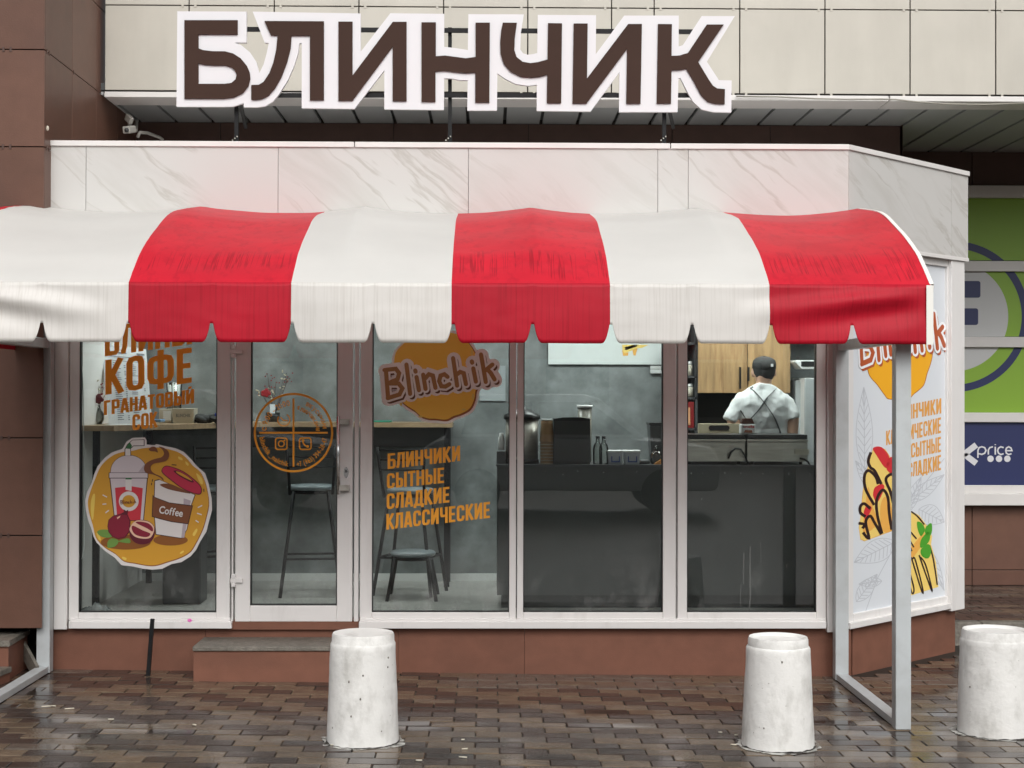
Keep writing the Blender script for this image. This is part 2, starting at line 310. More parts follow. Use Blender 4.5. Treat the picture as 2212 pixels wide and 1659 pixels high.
# wet pavers
def paver(name, col, rnd=.15):
    m = mat(name, col, .4, spec=.33, var=.22, vscale=9, rnd=rnd, dirt=(.035,.026,.02), dscale=14, damt=.55, dlo=.5, dhi=.75)
    n = m.node_tree.nodes; L = m.node_tree.links; b = n['Principled BSDF']; g = n.new('ShaderNodeNewGeometry')
    mp = n.new('ShaderNodeMapping'); mp.inputs['Scale'].default_value = (.8,2.4,1); L.new(g.outputs['Position'], mp.inputs[0])
    t = n.new('ShaderNodeTexNoise'); t.inputs['Scale'].default_value = 1.6; t.inputs['Detail'].default_value = 6; L.new(mp.outputs[0], t.inputs['Vector'])
    r = n.new('ShaderNodeMapRange'); r.inputs[1].default_value = .42; r.inputs[2].default_value = .66; r.inputs[3].default_value = .24; r.inputs[4].default_value = .04; L.new(t.outputs['Fac'], r.inputs[0]); L.new(r.outputs[0], b.inputs['Roughness'])
    t2 = n.new('ShaderNodeTexNoise'); t2.inputs['Scale'].default_value = 70; t2.inputs['Detail'].default_value = 5; L.new(g.outputs['Position'], t2.inputs['Vector'])
    r3 = n.new('ShaderNodeMapRange'); r3.inputs[1].default_value = .42; r3.inputs[2].default_value = .62; r3.inputs[3].default_value = .30; r3.inputs[4].default_value = .03; L.new(t.outputs['Fac'], r3.inputs[0])
    bp = n.new('ShaderNodeBump'); bp.inputs['Distance'].default_value = .006; L.new(t2.outputs['Fac'], bp.inputs['Height']); L.new(r3.outputs[0], bp.inputs['Strength']); L.new(bp.outputs[0], b.inputs['Normal'])
    return m
M['pav_tan'] = paver('wet_tan_paver', (.115,.085,.058)); M['pav_dark'] = paver('wet_dark_brown_paver', (.043,.032,.027)); M['pav_grey'] = paver('wet_grey_paver', (.10,.083,.068))
def ground_mat():
    m = mat('wet_paved_ground', (.1,.078,.06), .35); n = m.node_tree.nodes; L = m.node_tree.links; b = n['Principled BSDF']
    g = n.new('ShaderNodeNewGeometry'); br = n.new('ShaderNodeTexBrick'); L.new(g.outputs['Position'], br.inputs['Vector']); br.inputs['Scale'].default_value = 1
    br.inputs['Brick Width'].default_value = .24; br.inputs['Row Height'].default_value = .12; br.inputs['Mortar Size'].default_value = .006
    br.inputs['Color1'].default_value = (.125,.095,.068,1); br.inputs['Color2'].default_value = (.065,.047,.038,1); br.inputs['Mortar'].default_value = (.02,.016,.013,1)
    L.new(br.outputs['Color'], b.inputs['Base Color']); return m
M['ground'] = ground_mat()
M['bed'] = mat('dark_joint_sand', (.022,.018,.014), .6)
def pr(name, c, rough=.45): return mat(name, rgb(c), rough)
M['orange_letters'] = pr('orange_vinyl', (252,172,44)); M['orange_dark'] = pr('brown_orange_vinyl', (252,156,34))
# ================================================================== THE GROUND
YB = 13.15                                                    # rear wall on the right
Z_TER = P(2140, 1264, YB).z; Y_KERB = G(2070, 1392).y
MB().hexa([(-60,-60,zg(-60)-.016-.3),(60,-60,zg(60)-.016-.3),(60,60,zg(60)-.316),(-60,60,zg(-60)-.316),(-60,-60,zg(-60)-.016),(60,-60,zg(60)-.016),(60,60,zg(60)-.016),(-60,60,zg(-60)-.016)]).build('ground', M['ground'])
tag(bpy.data.objects['ground'], kind='structure')
pav = thing('pavement', (0, 9, zg(0)), kind='structure')
X0, X1, YA, YE = -3.9, 5.2, 6.35, Y_KERB
MB().hexa([(X0,YA,zg(X0)-.09),(X1,YA,zg(X1)-.09),(X1,YE,zg(X1)-.09),(X0,YE,zg(X0)-.09),(X0,YA,zg(X0)-.009),(X1,YA,zg(X1)-.009),(X1,YE,zg(X1)-.009),(X0,YE,zg(X0)-.009)]).build('joint_sand', M['bed'], pav)
PL, PW = .24, .12
def paver_mesh(m, k):
    b = .0035; x, y, z = PL/2-.0028, PW/2-.0028, 0
    vs = [(-x,-y,z-.03),(x,-y,z-.03),(x,y,z-.03),(-x,y,z-.03),(-x,-y,z-b),(x,-y,z-b),(x,y,z-b),(-x,y,z-b),(-x+b,-y+b,z),(x-b,-y+b,z),(x-b,y-b,z),(-x+b,y-b,z)]
    fs = [(0,1,5,4),(1,2,6,5),(2,3,7,6),(3,0,4,7),(4,5,9,8),(5,6,10,9),(6,7,11,10),(7,4,8,11),(8,9,10,11)]
    me = bpy.data.meshes.new('paver_%s' % k); me.from_pydata(vs, [], fs); me.materials.append(m); return me, vs, fs
PM = {k: paver_mesh(M['pav_'+k], k) for k in ('tan', 'dark', 'grey')}
def proj(p):
    d = Vector(p)-CAM; z = d.dot(F); return (CX+FPX*d.dot(Rv)/z, CY-FPX*d.dot(Uv)/z, z) if z > .1 else (-9e9, 0, 0)
cand = []
rng = random.Random(3); r = 0; y = 9.655-PW/2
rows = []
while y > YA: rows.append((r, y)); r += 1; y -= PW
for k in range(1, 12):
    if 9.655-PW/2+k*PW < Y_KERB-.05: rows.append((-k, 9.655-PW/2+k*PW))
for r, y in rows:
    i0 = int(X0/PL)-1
    for i in range(i0, int(X1/PL)+2):
        x = i*PL + (r % 2)*PL/2 + .06
        if x < X0+.1 or x > X1-.1: continue
        if y > 9.62 and x < 2.4+(y-9.6)*.95: continue
        q = proj((x, y, zg(x)))
        if -140 < q[0] < 2360 and q[1] < 1740:
            vis = True
        else: vis = False
        dk = (i - (r//2 if r >= 0 else r//2)) % 2 == 0
        kind = 'dark' if dk else 'tan'
        if rng.random() < .10: kind = 'grey' if rng.random() < .5 else ('tan' if dk else 'dark')
        if -2 <= r < 4 and x > -.2: kind = 'grey' if rng.random() < .8 else 'tan'
        if y > 9.7: kind = rng.choice(['dark', 'tan', 'dark', 'grey'])
        cand.append((0 if vis else 1, q[2], x, y, kind))
cand.sort()
rest = {k: MB() for k in PM}
for n_, (nv, dist, x, y, kind) in enumerate(cand):
    me, vs, fs = PM[kind]; z = zg(x)+rng.uniform(-.0018, .0018); tx, ty = rng.gauss(0, .005), rng.gauss(0, .007)
    rot = Matrix.Rotation(rng.gauss(0, .006), 3, 'Z') @ Matrix.Rotation(tx, 3, 'X') @ Matrix.Rotation(ty - math.atan(G1)*1, 3, 'Y')
    if n_ < 300:
        o = bpy.data.objects.new('paver', me); COL.objects.link(o); o.parent = pav; o.location = Vector((x, y, z))-pav.location; o.rotation_euler = rot.to_euler()
    else:
        rest[kind].add([rot @ Vector(v) + Vector((x, y, z)) for v in vs], fs)
for k in rest:
    o = rest[k].build('pavers', M['pav_'+k], pav)
    if o: tag(o, kind='stuff')
# raised terrace by the rear wall
ter = thing('raised_pavement', (4.6, Y_KERB, zg(4.6)), kind='structure')
MB().box(3.0, 9, Y_KERB+.11, YB+.2, -.2, Z_TER-.009).build('joint_sand', M['bed'], ter)
rng2 = random.Random(5)
x = 3.05
while x < 7: MB().box(x, x+.49, Y_KERB, Y_KERB+.105, -.1, Z_TER).build('kerb_stone', M['granite'], ter, bev=.006); x += .496
restt = {k: MB() for k in PM}; r = 0; y = Y_KERB+.11+PW/2
while y < YB:
    for i in range(0, 17):
        x = 3.05+i*PL+(r%2)*.12; me, vs, fs = PM[rng2.choice(['dark','tan','dark','grey'])]
        o = bpy.data.objects.new('paver', me); 
        if x < 4.9 and y < YB:
            COL.objects.link(o); o.parent = ter; o.location = Vector((x, y, Z_TER+rng2.uniform(-.0015,.0015)))-ter.location; o.rotation_euler = (rng2.gauss(0,.006), rng2.gauss(0,.006), 0)
        else: restt['tan'].add([Vector(v)+Vector((x, y, Z_TER)) for v in vs], fs)
    y += PW; r += 1
tag(restt['tan'].build('pavers', M['pav_tan'], ter), kind='stuff')

# ================================================================== THE LARGE BUILDING BEHIND
YT = 10.8; XL = P(226, 200, YT).x                      # overhang face, its left end
YW = 11.90                                             # dark wall above the kiosk
bld = thing('clad_building', (1, 12, 0), 'large building clad in beige and brown tiles with a grey soffit behind the pancake kiosk', 'building')
zb = P(1000, 203, YT).z; TS = .60
jx = [226,408,592,775,958,1140,1321,1413,1598,1782,1966,2151,2336,2520,2700]
Xs = [P(x, 100, YT).x for x in jx]
MB().box(XL, Xs[-1], YT+.012, YT+.2, zb+.01, zb+3*TS).build('wall_core', M['joint'], bld)
def tilebox(x0, x1, z0, z1, m, g=.005):
    MB().box(x0+g, x1-g, YT, YT+.012, z0+g, z1-g).build('tile', m, bld, bev=.0015)
for r in range(3):
    for a, b in zip(Xs[:-1], Xs[1:]): tilebox(a, b, zb+r*TS+.012, zb+(r+1)*TS+.012, M['beige'], .0045 if r == 0 else .004)
trim = MB()
for x0, x1 in ((226, 745), (748, 1919), (1922, 2700)):
    a, b = P(x0, 207, YT).x, P(x1, 207, YT).x; MB().box(a, b, YT-.008, YT+.3, zb-.036, zb+.002).build('edge_trim', M['alu_white'], bld, bev=.003)
# little clamps on the tile joints
cl = MB()
for x in Xs[1:-1]:
    for dz in (0, TS):
        for dx in (-.045, .045): cl.box(x+dx-.008, x+dx+.008, YT-.004, YT+.002, zb+dz+.000, zb+dz+.026)
tag(cl.build('tile_clamps', M['beige'], bld), kind='stuff')
# soffit in strips
zs = zb-.012
XS1 = P(1950, 280, YW).x
sx = P(1097, 240, YT+.1).x - .2815*20; n = 0
MB().box(XL-.1, 8, YT+.02, YB+.3, zs+.03, zs+.08).build('soffit_backing', M['soffit_rib'], bld)
while sx < 6:
    a, b = max(sx, XL-.05), sx+.2815-.026
    if b > a+.03:
        ye = YW+.02 if b < XS1 else YB+.02
        MB().box(a, b, YT+.03, ye, zs, zs+.02).build('soffit_panel', M['soffit'], bld)
    sx += .2815
MB().box(XL, 6, YT+.29, YT+.3, zs-.001, zs+.02)
# dark wall above the kiosk roof, in tiles, and its return
MB().box(XL-.1, XS1-.02, YW+.012, YW+.3, -.2, zs+.05).build('rear_wall_core', M['joint'], bld)
seam = [80, 397, 850, 1240, 1452, 1668, 1849, 1950]; sX = [P(x, 290, YW).x for x in (226, 476, 850, 1142, 1452, 1664, 1950)]
for a, b in zip(sX[:-1], sX[1:]):
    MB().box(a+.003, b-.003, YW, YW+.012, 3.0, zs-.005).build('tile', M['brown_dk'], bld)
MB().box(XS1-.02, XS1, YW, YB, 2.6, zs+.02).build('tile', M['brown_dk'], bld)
# right rear wall
XR0 = XS1-.02
MB().box(XR0-1, 9, YB+.02, YB+.3, -.2, zs+.05).build('rear_wall_core', M['joint'], bld)
zt = P(2140, 400, YB).z; zl = P(2140, 1092, YB).z; zk = P(2140, 1231, YB).z
xs = [P(x, 350, YB).x for x in (1950, 2100, 2290, 2480, 2670, 2860)]
for a, b in zip(xs[:-1], xs[1:]):
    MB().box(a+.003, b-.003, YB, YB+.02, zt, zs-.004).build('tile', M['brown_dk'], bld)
    MB().box(a+.003, b-.003, YB, YB+.02, zk+.003, zl-.003).build('tile', M['brown'], bld, bev=.0015)
    MB().box(a+.003, b-.003, YB, YB+.02, Z_TER, zk-.003).build('tile', M['brown'], bld, bev=.0015)
# corner column on the left
YC = 9.45; XC = P(95.4, 250, YC).x
zj = [P(60, y, YC).z for y in (-313, -103, 107, 317, 527, 738, 946, 1157, 1358)]
MB().box(-6, XC-.014, YC+.014, YC+.95, zj[-1], zj[0]+.0).build('column_core', M['joint'], bld)
MB().box(-6, XC-.014, YC+.95, YW+.2, -.1, zj[0]).build('column_core', M['joint'], bld)
for z1, z0 in zip(zj[:-1], zj[1:]):
    x = XC
    for i in range(4):
        MB().box(x-.6+.0035, x-.0035 if i else x, YC, YC+.014, z0+.0035, z1-.0035).build('tile', M['brown'], bld, bev=.0015); x -= .6
    if z0 > 2.4:
        y = YC+.002
        for i in range(4):
            y1 = min(y+.615, YW); MB().box(XC-.014, XC, y+.014+.002, y1+.012, z0+.003, z1-.003).build('tile', M['brown'], bld, bev=.0015); y += .615
cl = MB()
for z in zj[1:-1]:
    for x in (XC-.25, XC-.205, XC-.85, XC-.805): cl.box(x-.007, x+.007, YC-.004, YC+.002, z-.014, z+.014)
    if z > 3: 
        for yy in (YC+.05, YC+.1, YC+.66): cl.box(XC-.002, XC+.004, yy-.007, yy+.007, z-.014, z+.014)
tag(cl.build('tile_clamps', M['brown_dk'], bld), kind='stuff')

# fluorescent green and navy shop sign on the right rear wall
def PB(px, py): return P(px, py, YB)
sg = thing('shop_sign', PB(2200, 1070), 'green and navy window sign with a ringed emblem behind the kiosk on the right', 'sign')
def MP(Y): return lambda x, y: P(x, y, Y)
xl, xr = P(1888, 600, YB).x, P(2620, 600, YB).x
for nm, y0, y1, mm in (('green_panel', 427, 563, 'green_print'), ('green_panel', 586, 727, 'green_print'), ('green_panel', 750, 891, 'green_print'), ('navy_panel', 912, 1048, 'navy_print')):
    z1, z0 = P(2140, y0, YB).z, P(2140, y1, YB).z; MB().box(xl, xr, YB-.03, YB, z0, z1).build(nm, M[mm], sg)
for y0, y1, d in ((400, 427, .075), (563, 586, .07), (727, 750, .07), (891, 912, .07), (1048, 1066, .07), (1066, 1092, .11)):
    z1, z0 = P(2140, y0, YB-d).z, P(2140, y1, YB-d).z; MB().box(xl, xr, YB-d, YB, z0, z1-.002).build('frame_rail', M['alu_white'], sg, bev=.004)
def ring(cx, cy, r0, r1, n=96, a0=0, a1=2*math.pi):
    return [(cx+r1*math.cos(a0+(a1-a0)*k/n), cy+r1*math.sin(a0+(a1-a0)*k/n)) for k in range(n+1)], [(cx+r0*math.cos(a0+(a1-a0)*k/n), cy+r0*math.sin(a0+(a1-a0)*k/n)) for k in range(n+1)]
def clip_band(poly, y0, y1):
    def cl(pl, f, lim):
        o = []
        for i in range(len(pl)):
            p, q = pl[i], pl[(i+1) % len(pl)]; ip, iq = f(p[1], lim), f(q[1], lim)
            if ip: o.append(p)
            if ip != iq: t = (lim-p[1])/(q[1]-p[1]); o.append((p[0]+t*(q[0]-p[0]), lim))
        return o
    return cl(cl(poly, lambda a, b: a >= b, y0), lambda a, b: a <= b, y1)
sq = MB(); EX, EY = 2060, 684
for y0, y1 in ((427, 563), (586, 727), (750, 891)):
    d_ = clip_band([(EX+118*math.cos(t*math.pi/48), EY+118*math.sin(t*math.pi/48)) for t in range(96)], y0, y1)
    if len(d_) > 2: MB().flat([d_], MP(YB-.0315)).build('emblem_disc', M['grey_print'], sg)
    rgs = (MB(), MB())
    for k in range(96):
        rg = rgs[24 <= k < 72]
        a0, a1 = k*math.pi/48, (k+1)*math.pi/48
        q = clip_band([(EX+147*math.cos(a0), EY+147*math.sin(a0)), (EX+163*math.cos(a0), EY+163*math.sin(a0)), (EX+163*math.cos(a1), EY+163*math.sin(a1)), (EX+147*math.cos(a1), EY+147*math.sin(a1))], y0, y1)
        if len(q) > 2: rg.flat([q], MP(YB-.0315))
    for rg in rgs: rg.build('emblem_ring', M['navy_print'], sg)
def rrect(x0, y0, x1, y1, r):
    o = []
    for cx, cy, a in ((x1-r, y1-r, 0), (x0+r, y1-r, 90), (x0+r, y0+r, 180), (x1-r, y0+r, 270)):
        for k in range(5): t = math.radians(a+k*22.5); o.append((cx+r*math.cos(t), cy+r*math.sin(t)))
    return o
for q in ((2020, 607, 2118, 643, 5), (2020, 666, 2113, 702, 5)): MB().flat([rrect(*q)], MP(YB-.033)).build('emblem_bar', M['navy_print'], sg)
# ================================================================== LETTERING
T_ = .15
def _c(b): return b
GL = {}
a, b, m_ = .08, .36, .22
BW = .44
def glyph(ch, wd, *st): GL[ch] = (wd, [list(s) for s in st])
O_ = [(a,.2),(a,.8),(.12,.90),(m_,.925),(.32,.90),(b,.8),(b,.2),(.32,.10),(m_,.075),(.12,.10),(a,.2)]
glyph('О', BW, O_); glyph('O', BW, O_)
glyph('С', BW, [(b,.66),(b,.8),(.32,.90),(m_,.925),(.12,.90),(a,.8),(a,.2),(.12,.10),(m_,.075),(.32,.10),(b,.2),(b,.34)])
glyph('Б', BW, [(a,0),(a,1)], [(a,.925),(.40,.925)], [(a,.56),(.31,.56),(b,.49),(b,.14),(.31,.075),(a,.075)])
glyph('Л', BW, [(-.01,.07),(.06,.085),(.10,.25),(.13,.925),(.30,.925)], [(b,1),(b,0)])
glyph('И', BW, [(a,0),(a,1)], [(b,0),(b,1)], [(a+.02,.10),(b-.02,.90)])
glyph('Й', BW, [(a,0),(a,1)], [(b,0),(b,1)], [(a+.02,.10),(b-.02,.90)], [(.13,1.12),(.31,1.12)])
glyph('Н', BW, [(a,0),(a,1)], [(b,0),(b,1)], [(a,.5),(b,.5)])
glyph('Ч', BW, [(a,1),(a,.56),(.12,.46),(b,.46)], [(b,0),(b,1)])
glyph('К', BW, [(a,0),(a,1)], [(.11,.42),(.37,1)], [(.17,.52),(.385,0)])
glyph('Ы', .60, [(a,0),(a,1)], [(a,.56),(.27,.56),(.32,.49),(.32,.14),(.27,.075),(a,.075)], [(.52,0),(.52,1)])
glyph('Ь', .42, [(a,0),(a,1)], [(a,.56),(.29,.56),(.34,.49),(.34,.14),(.29,.075),(a,.075)])
glyph('Т', .40, [(0,.925),(.40,.925)], [(.20,0),(.20,1)])
glyph('Е', .38, [(a,0),(a,1)], [(a,.925),(.36,.925)], [(a,.5),(.33,.5)], [(a,.075),(.36,.075)])
glyph('Г', .37, [(a,0),(a,1)], [(a,.925),(.36,.925)])
glyph('Р', BW, [(a,0),(a,1)], [(a,.925),(.31,.925),(b,.86),(b,.50),(.31,.44),(a,.44)])
glyph('В', BW, [(a,0),(a,1)], [(a,.925),(.30,.925),(.35,.87),(.35,.60),(.30,.535)], [(a,.525),(.31,.525),(b,.46),(b,.14),(.31,.075),(a,.075)])
glyph('А', BW, [(.06,0),(.19,1)], [(.25,1),(.38,0)], [(.11,.24),(.33,.24)], [(.16,.93),(.28,.93)])
glyph('Д', .50, [(0,.075),(.50,.075)], [(.05,.1),(.05,-.11)], [(.45,.1),(.45,-.11)], [(.11,.07),(.16,.5),(.17,.925),(.30,.925)], [(.38,.05),(.38,1)])
glyph('Ф', .64, [(.32,-.06),(.32,1.06)], [(a,.30),(a,.70),(.12,.80),(.2,.83),(.44,.83),(.52,.80),(.56,.70),(.56,.30),(.52,.20),(.44,.17),(.2,.17),(.12,.20),(a,.30)])
def ribbon(pts, t):
    pts = [Vector((x, y)) for x, y in pts]; n = len(pts); L, Rr = [], []
    closed = (pts[0]-pts[-1]).length < 1e-6
    for i in range(n):
        if closed and i in (0, n-1): d0 = (pts[-1]-pts[-2]).normalized(); d1 = (pts[1]-pts[0]).normalized()
        else:
            d0 = (pts[i]-pts[i-1]).normalized() if i else None; d1 = (pts[i+1]-pts[i]).normalized() if i < n-1 else None
            if d0 is None: d0 = d1
            if d1 is None: d1 = d0
        nn = Vector((-(d0.y+d1.y), d0.x+d1.x)); nn = nn.normalized() if nn.length > 1e-4 else Vector((-d0.y, d0.x))
        k = min(1.6, 1/max(.3, nn.dot(Vector((-d0.y, d0.x))))); L.append(pts[i]+nn*t/2*k); Rr.append(pts[i]-nn*t/2*k)
    return [[tuple(L[i]), tuple(L[i+1]), tuple(Rr[i+1]), tuple(Rr[i])] for i in range(n-1)]
def disc2(x, y, r, n=14, ry=None): return [(x+r*math.cos(2*math.pi*k/n), y+(ry or r)*math.sin(2*math.pi*k/n)) for k in range(n)]
def quadadd(mb, q, mp):
    v = [mp(*p) for p in q]
    if (v[1]-v[0]).cross(v[2]-v[0]).dot(v[0]-CAM) > 0: v.reverse()
    mb.add(v, [tuple(range(len(v)))])
def word(mb, text, x0, y0, x1, y1, h0, h1, mpl, t=T_, gap=.055):
    """letters whose foot runs from (x0,y0) to (x1,y1) on the print's plane; mpl(layer) gives the plane's map"""
    W = sum(GL[c][0]+gap for c in text)-gap; u = 0; lay = 0
    for ch in text:
        wd, st = GL[ch]
        for s in st:
            mp = mpl(lay*.00015); lay = (lay+1) % 5
            for q in ribbon(s, t):
                quadadd(mb, [(x0+(x1-x0)*(u+x)/W, y0+(y1-y0)*(u+x)/W-y*(h0+(h1-h0)*(u+x)/W)) for x, y in q], mp)
        u += wd+gap
_fc = {}
def fchar(ch):
    if ch not in _fc:
        c = bpy.data.curves.new('t', 'FONT'); c.body = ch; c.size = 1; c.resolution_u = 3; c.offset = .022
        o = bpy.data.objects.new('t', c); COL.objects.link(o); dg = bpy.context.evaluated_depsgraph_get(); dg.update()
        me = bpy.data.meshes.new_from_object(o.evaluated_get(dg))
        vs = [tuple(v.co[:2]) for v in me.vertices]; fs = [tuple(p.vertices) for p in me.polygons]
        xs = [v[0] for v in vs] or [0, .3]; _fc[ch] = (vs, fs, min(xs), max(xs))
        bpy.data.objects.remove(o); bpy.data.curves.remove(c); bpy.data.meshes.remove(me)
    return _fc[ch]
def ftext(mb, text, mp2, size=1, sx=1, gap=.07):   # mp2(u, v) -> 3D ; u runs along the line
    u = 0
    for ch in text:
        if ch == ' ': u += .3*size*sx; continue
        vs, fs, x0, x1 = fchar(ch)
        p = [mp2(u+(x-x0)*size*sx, y*size) for x, y in vs]
        for f in fs:
            q = [p[i] for i in f]
            if (q[1]-q[0]).cross(q[2]-q[0]).dot(q[0]-CAM) > 0: q.reverse()
            mb.add(q, [tuple(range(len(q)))])
        u += (x1-x0)*size*sx+gap*size
    return u
def flen(text, size=1, sx=1, gap=.07): return sum((.3*size*sx if c == ' ' else (fchar(c)[3]-fchar(c)[2])*size*sx+gap*size) for c in text)
# the words beside the X on the navy panel
sb = MB(); o_ = lambda x, y: P(x, y, YB-.0315)
for q in ribbon([(2057, 961), (2083, 981), (2057, 1001)], 13)+ribbon([(2109, 961), (2083, 981), (2109, 1001)], 13): quadadd(sb, q, o_)
for s_ in ([(2112.5,989),(2112.5,973),(2115,967),(2121,965),(2127,967),(2130,973),(2127,979),(2121,981.5),(2114,980)],
          [(2135,982),(2135,972),(2138,967),(2145,965)], [(2150,965),(2150,982)], [(2150,959.5),(2150,961.5)],
          [(2168,967),(2162,965),(2157,968),(2155,973.5),(2157,979),(2162,982),(2168,980)],
          [(2173,973.5),(2186,973.5),(2184,968),(2179,965),(2174,968),(2172.5,973.5),(2174,979),(2179,982),(2185,980)]):
    for q in ribbon(s_, 3.2): quadadd(sb, q, o_)
for x in (2139.7, 2158, 2176): sb.flat([disc2(x, 991, 7, 20)], o_)
sb.build('lettering', M['sign_white'], sg)

# ================================================================== THE ROOF SIGN
YS = 9.72
def c1(p): return [(x*.34721, y*.34721) for x, y in p]
def c2(p): return [(768.04+x*.37202, y*.37202) for x, y in p]
L_B = c1([(1147,125),(1478,125),(1478,213),(1234,213),(1234,300),(1262,311),(1320,318),(1400,319),(1450,332),(1497,362),(1535,408),(1553,450),(1557,490),(1545,535),(1512,578),(1455,605),(1390,613),(1147,613)])
L_Bh = c1([(1234,393),(1270,402),(1330,406),(1400,406),(1440,418),(1463,440),(1472,465),(1465,493),(1440,515),(1400,521),(1234,521)])
L_L = c1([(1645,130),(2015,132),(2015,622),(1928,622),(1928,221),(1813,221),(1808,300),(1785,390),(1750,480),(1710,550),(1670,595),(1630,615),(1590,621),(1563,619),(1563,528),(1610,527),(1640,508),(1675,455),(1700,390),(1718,310),(1727,219),(1685,219)])
L_I = [(731,46.5),(761.4,46.5),(761.4,163),(848.5,47),(878.2,47),(878.2,218),(848.2,218),(848.2,100.4),(761.4,217.2),(731,217)]
L_N = c2([(383,129),(466,129),(466,326),(520,322),(580,330),(640,338),(697,330),(697,131),(780,131),(777,594),(695,594),(695,420),(640,424),(580,418),(520,410),(464,414),(464,590),(383,590)])
L_C = c2([(855,131),(937,132),(925,220),(922,290),(935,330),(970,358),(1015,366),(1060,360),(1115,345),(1118,134),(1199,135),(1194,598),(1111,598),(1113,432),(1070,445),(1020,450),(960,445),(900,415),(860,370),(842,310),(840,240),(845,180)])
L_I2 = c2([(1267,136),(1348,136),(1344,455),(1583,139),(1663,139),(1655,601),(1572,601),(1577,283),(1341,600),(1260,600)])
L_K = c2([(1757,139),(1837,140),(1835,324),(1880,322),(1930,307),(2040,142),(2138,142),(1990,360),(2050,460),(2075,497),(2100,513),(2145,517),(2144,603),(2090,602),(2045,590),(2005,550),(1960,465),(1920,398),(1880,406),(1835,406),(1832,600),(1749,600)])
BACK = c1([(1103,70),(1534,72),(1534,265),(1458,265),(1500,280),(1555,325),(1595,385),(1613,455),(1640,400),(1658,335),(1672,267),(1646,265),(1572,72)]) + \
    [(779.2,29),(779.2,111.6),(843,28.6),(959.6,29.8),(959.6,101.2),(985,104),(1010.6,108),(1011.7,30.5),(1131.5,31),(1125,72),(1124,107),(1130,115),(1140,118.3),(1150,117),(1160.5,114.6),(1161.6,32),(1287.7,32.7),(1287,117),(1348.4,33.5),(1466.3,33.5),(1466,100.4),(1475,97.5),(1515.7,34.6),(1587.5,34.6),(1527,133.2),(1553,173),(1580.5,173.7),(1579.7,242.6),(1541.8,241.8),(1515.8,236),(1497,219.5),(1484,197),(1470,168.5),(1465.6,169.3),(1463.7,241.8),(1337.2,241.8),(1338,156.2),(1275.8,240.7),(1159.4,239.2),(1159.7,183),(1140,185.3),(1114,181.5),(1091.7,170.4),(1074.5,158.1),(1073.4,238.5),(1009.4,238.5),(1010.2,173.4),(991.3,173),(976.4,169.3),(959.6,169.3),(958.8,237.3),(830.2,235.9),(830.2,151.8),(768,232),(765.5,235)] + \
    c1([(1877,672),(1877,268),(1862,270),(1855,330),(1830,410),(1790,500),(1740,580),(1700,630),(1650,660),(1600,667),(1517,667),(1517,641),(1450,662),(1390,664),(1098,663)])
rs = thing('roof_sign', P(980, 303, YS+.05), 'large brown Cyrillic letters on a white contour board above the kiosk roof', 'sign')
MB().prism([BACK], MP(YS), (0,.028,0)).build('backing_board', M['sign_white'], rs)
for lp in ([L_B, L_Bh], [L_L], [L_I], [L_N], [L_C], [L_I2], [L_K]):
    MB().prism(lp, MP(YS-.012), (0,.0115,0)).build('letter', M['sign_brown'], rs)
fr = MB()
def fb(x0, y0, x1, y1, d=.03): 
    q = P((x0+x1)/2, (y0+y1)/2, YS+.05); a_, b_ = P(x0, y0, YS+.045), P(x1, y1, YS+.045); MB_ = MB().bar(a_, b_, d, d); return MB_
for (x0, y0, x1, y1, d) in ((470,63,1540,69,.026),(470,206,1540,206,.026)): fb(x0,y0,x1,y1,d).build('rail', M['black_steel'], rs)
for (x, y0, y1) in ((511, 60, 306), (972, 60, 312), (1434.5, 60, 313)): 
    a_, b_ = P(x, y0, YS+.075), P(x, y1, YS+.075); MB().bar(a_, b_, .024, .024).build('post', M['black_steel'], rs)
for x in (511, 1434.5):
    MB().bar(P(x+6, 215, YS+.09), P(x+20, 275, YS+1.1), .022, .022).build('brace', M['black_steel'], rs)
cb = MB()
for x in (505, 966, 1431):
    for k in range(3): cb.box(*(lambda p: (p.x, p.x+.007, YS+.05, YS+.06, p.z, p.z+.008))(P(x-4+k*5, 304-k*4, YS+.05)))
tag(cb.build('bolts', M['steel'], rs), kind='stuff')

# ================================================================== THE KIOSK
ks = thing('kiosk', (0, 10.6, zg(0)), 'white framed pancake kiosk with marble fascia and red and white awning in front', 'kiosk')
KL, KR = P(102, 400, YF).x, P(1833, 400, YF).x; ZT = P(1000, 308, YF).z
ZFB = 2.69                                      # underside of the fascia
CH = math.radians(45.5); cdir = Vector((math.cos(CH), math.sin(CH), 0)); cn = Vector((math.sin(CH), -math.cos(CH), 0)); C0 = Vector((KR, YF, 0))
def C(px, py, off=0): return hit(px, py, C0+cn*off, cn)
def ct(px, py=800, off=0): return (C(px, py, off)-C0).dot(cdir)
def MC(off): return lambda x, y: C(x, y, off)
def boxc(t0, t1, z0, z1, n0, n1):
    f = lambda t, n, z: C0+cdir*t+cn*n+Vector((0,0,z))
    return MB().hexa([f(t0,n1,z0), f(t1,n1,z0), f(t1,n0,z0), f(t0,n0,z0), f(t0,n1,z1), f(t1,n1,z1), f(t1,n0,z1), f(t0,n0,z1)])
TE = ct(2091, 450); CE = C0+cdir*TE
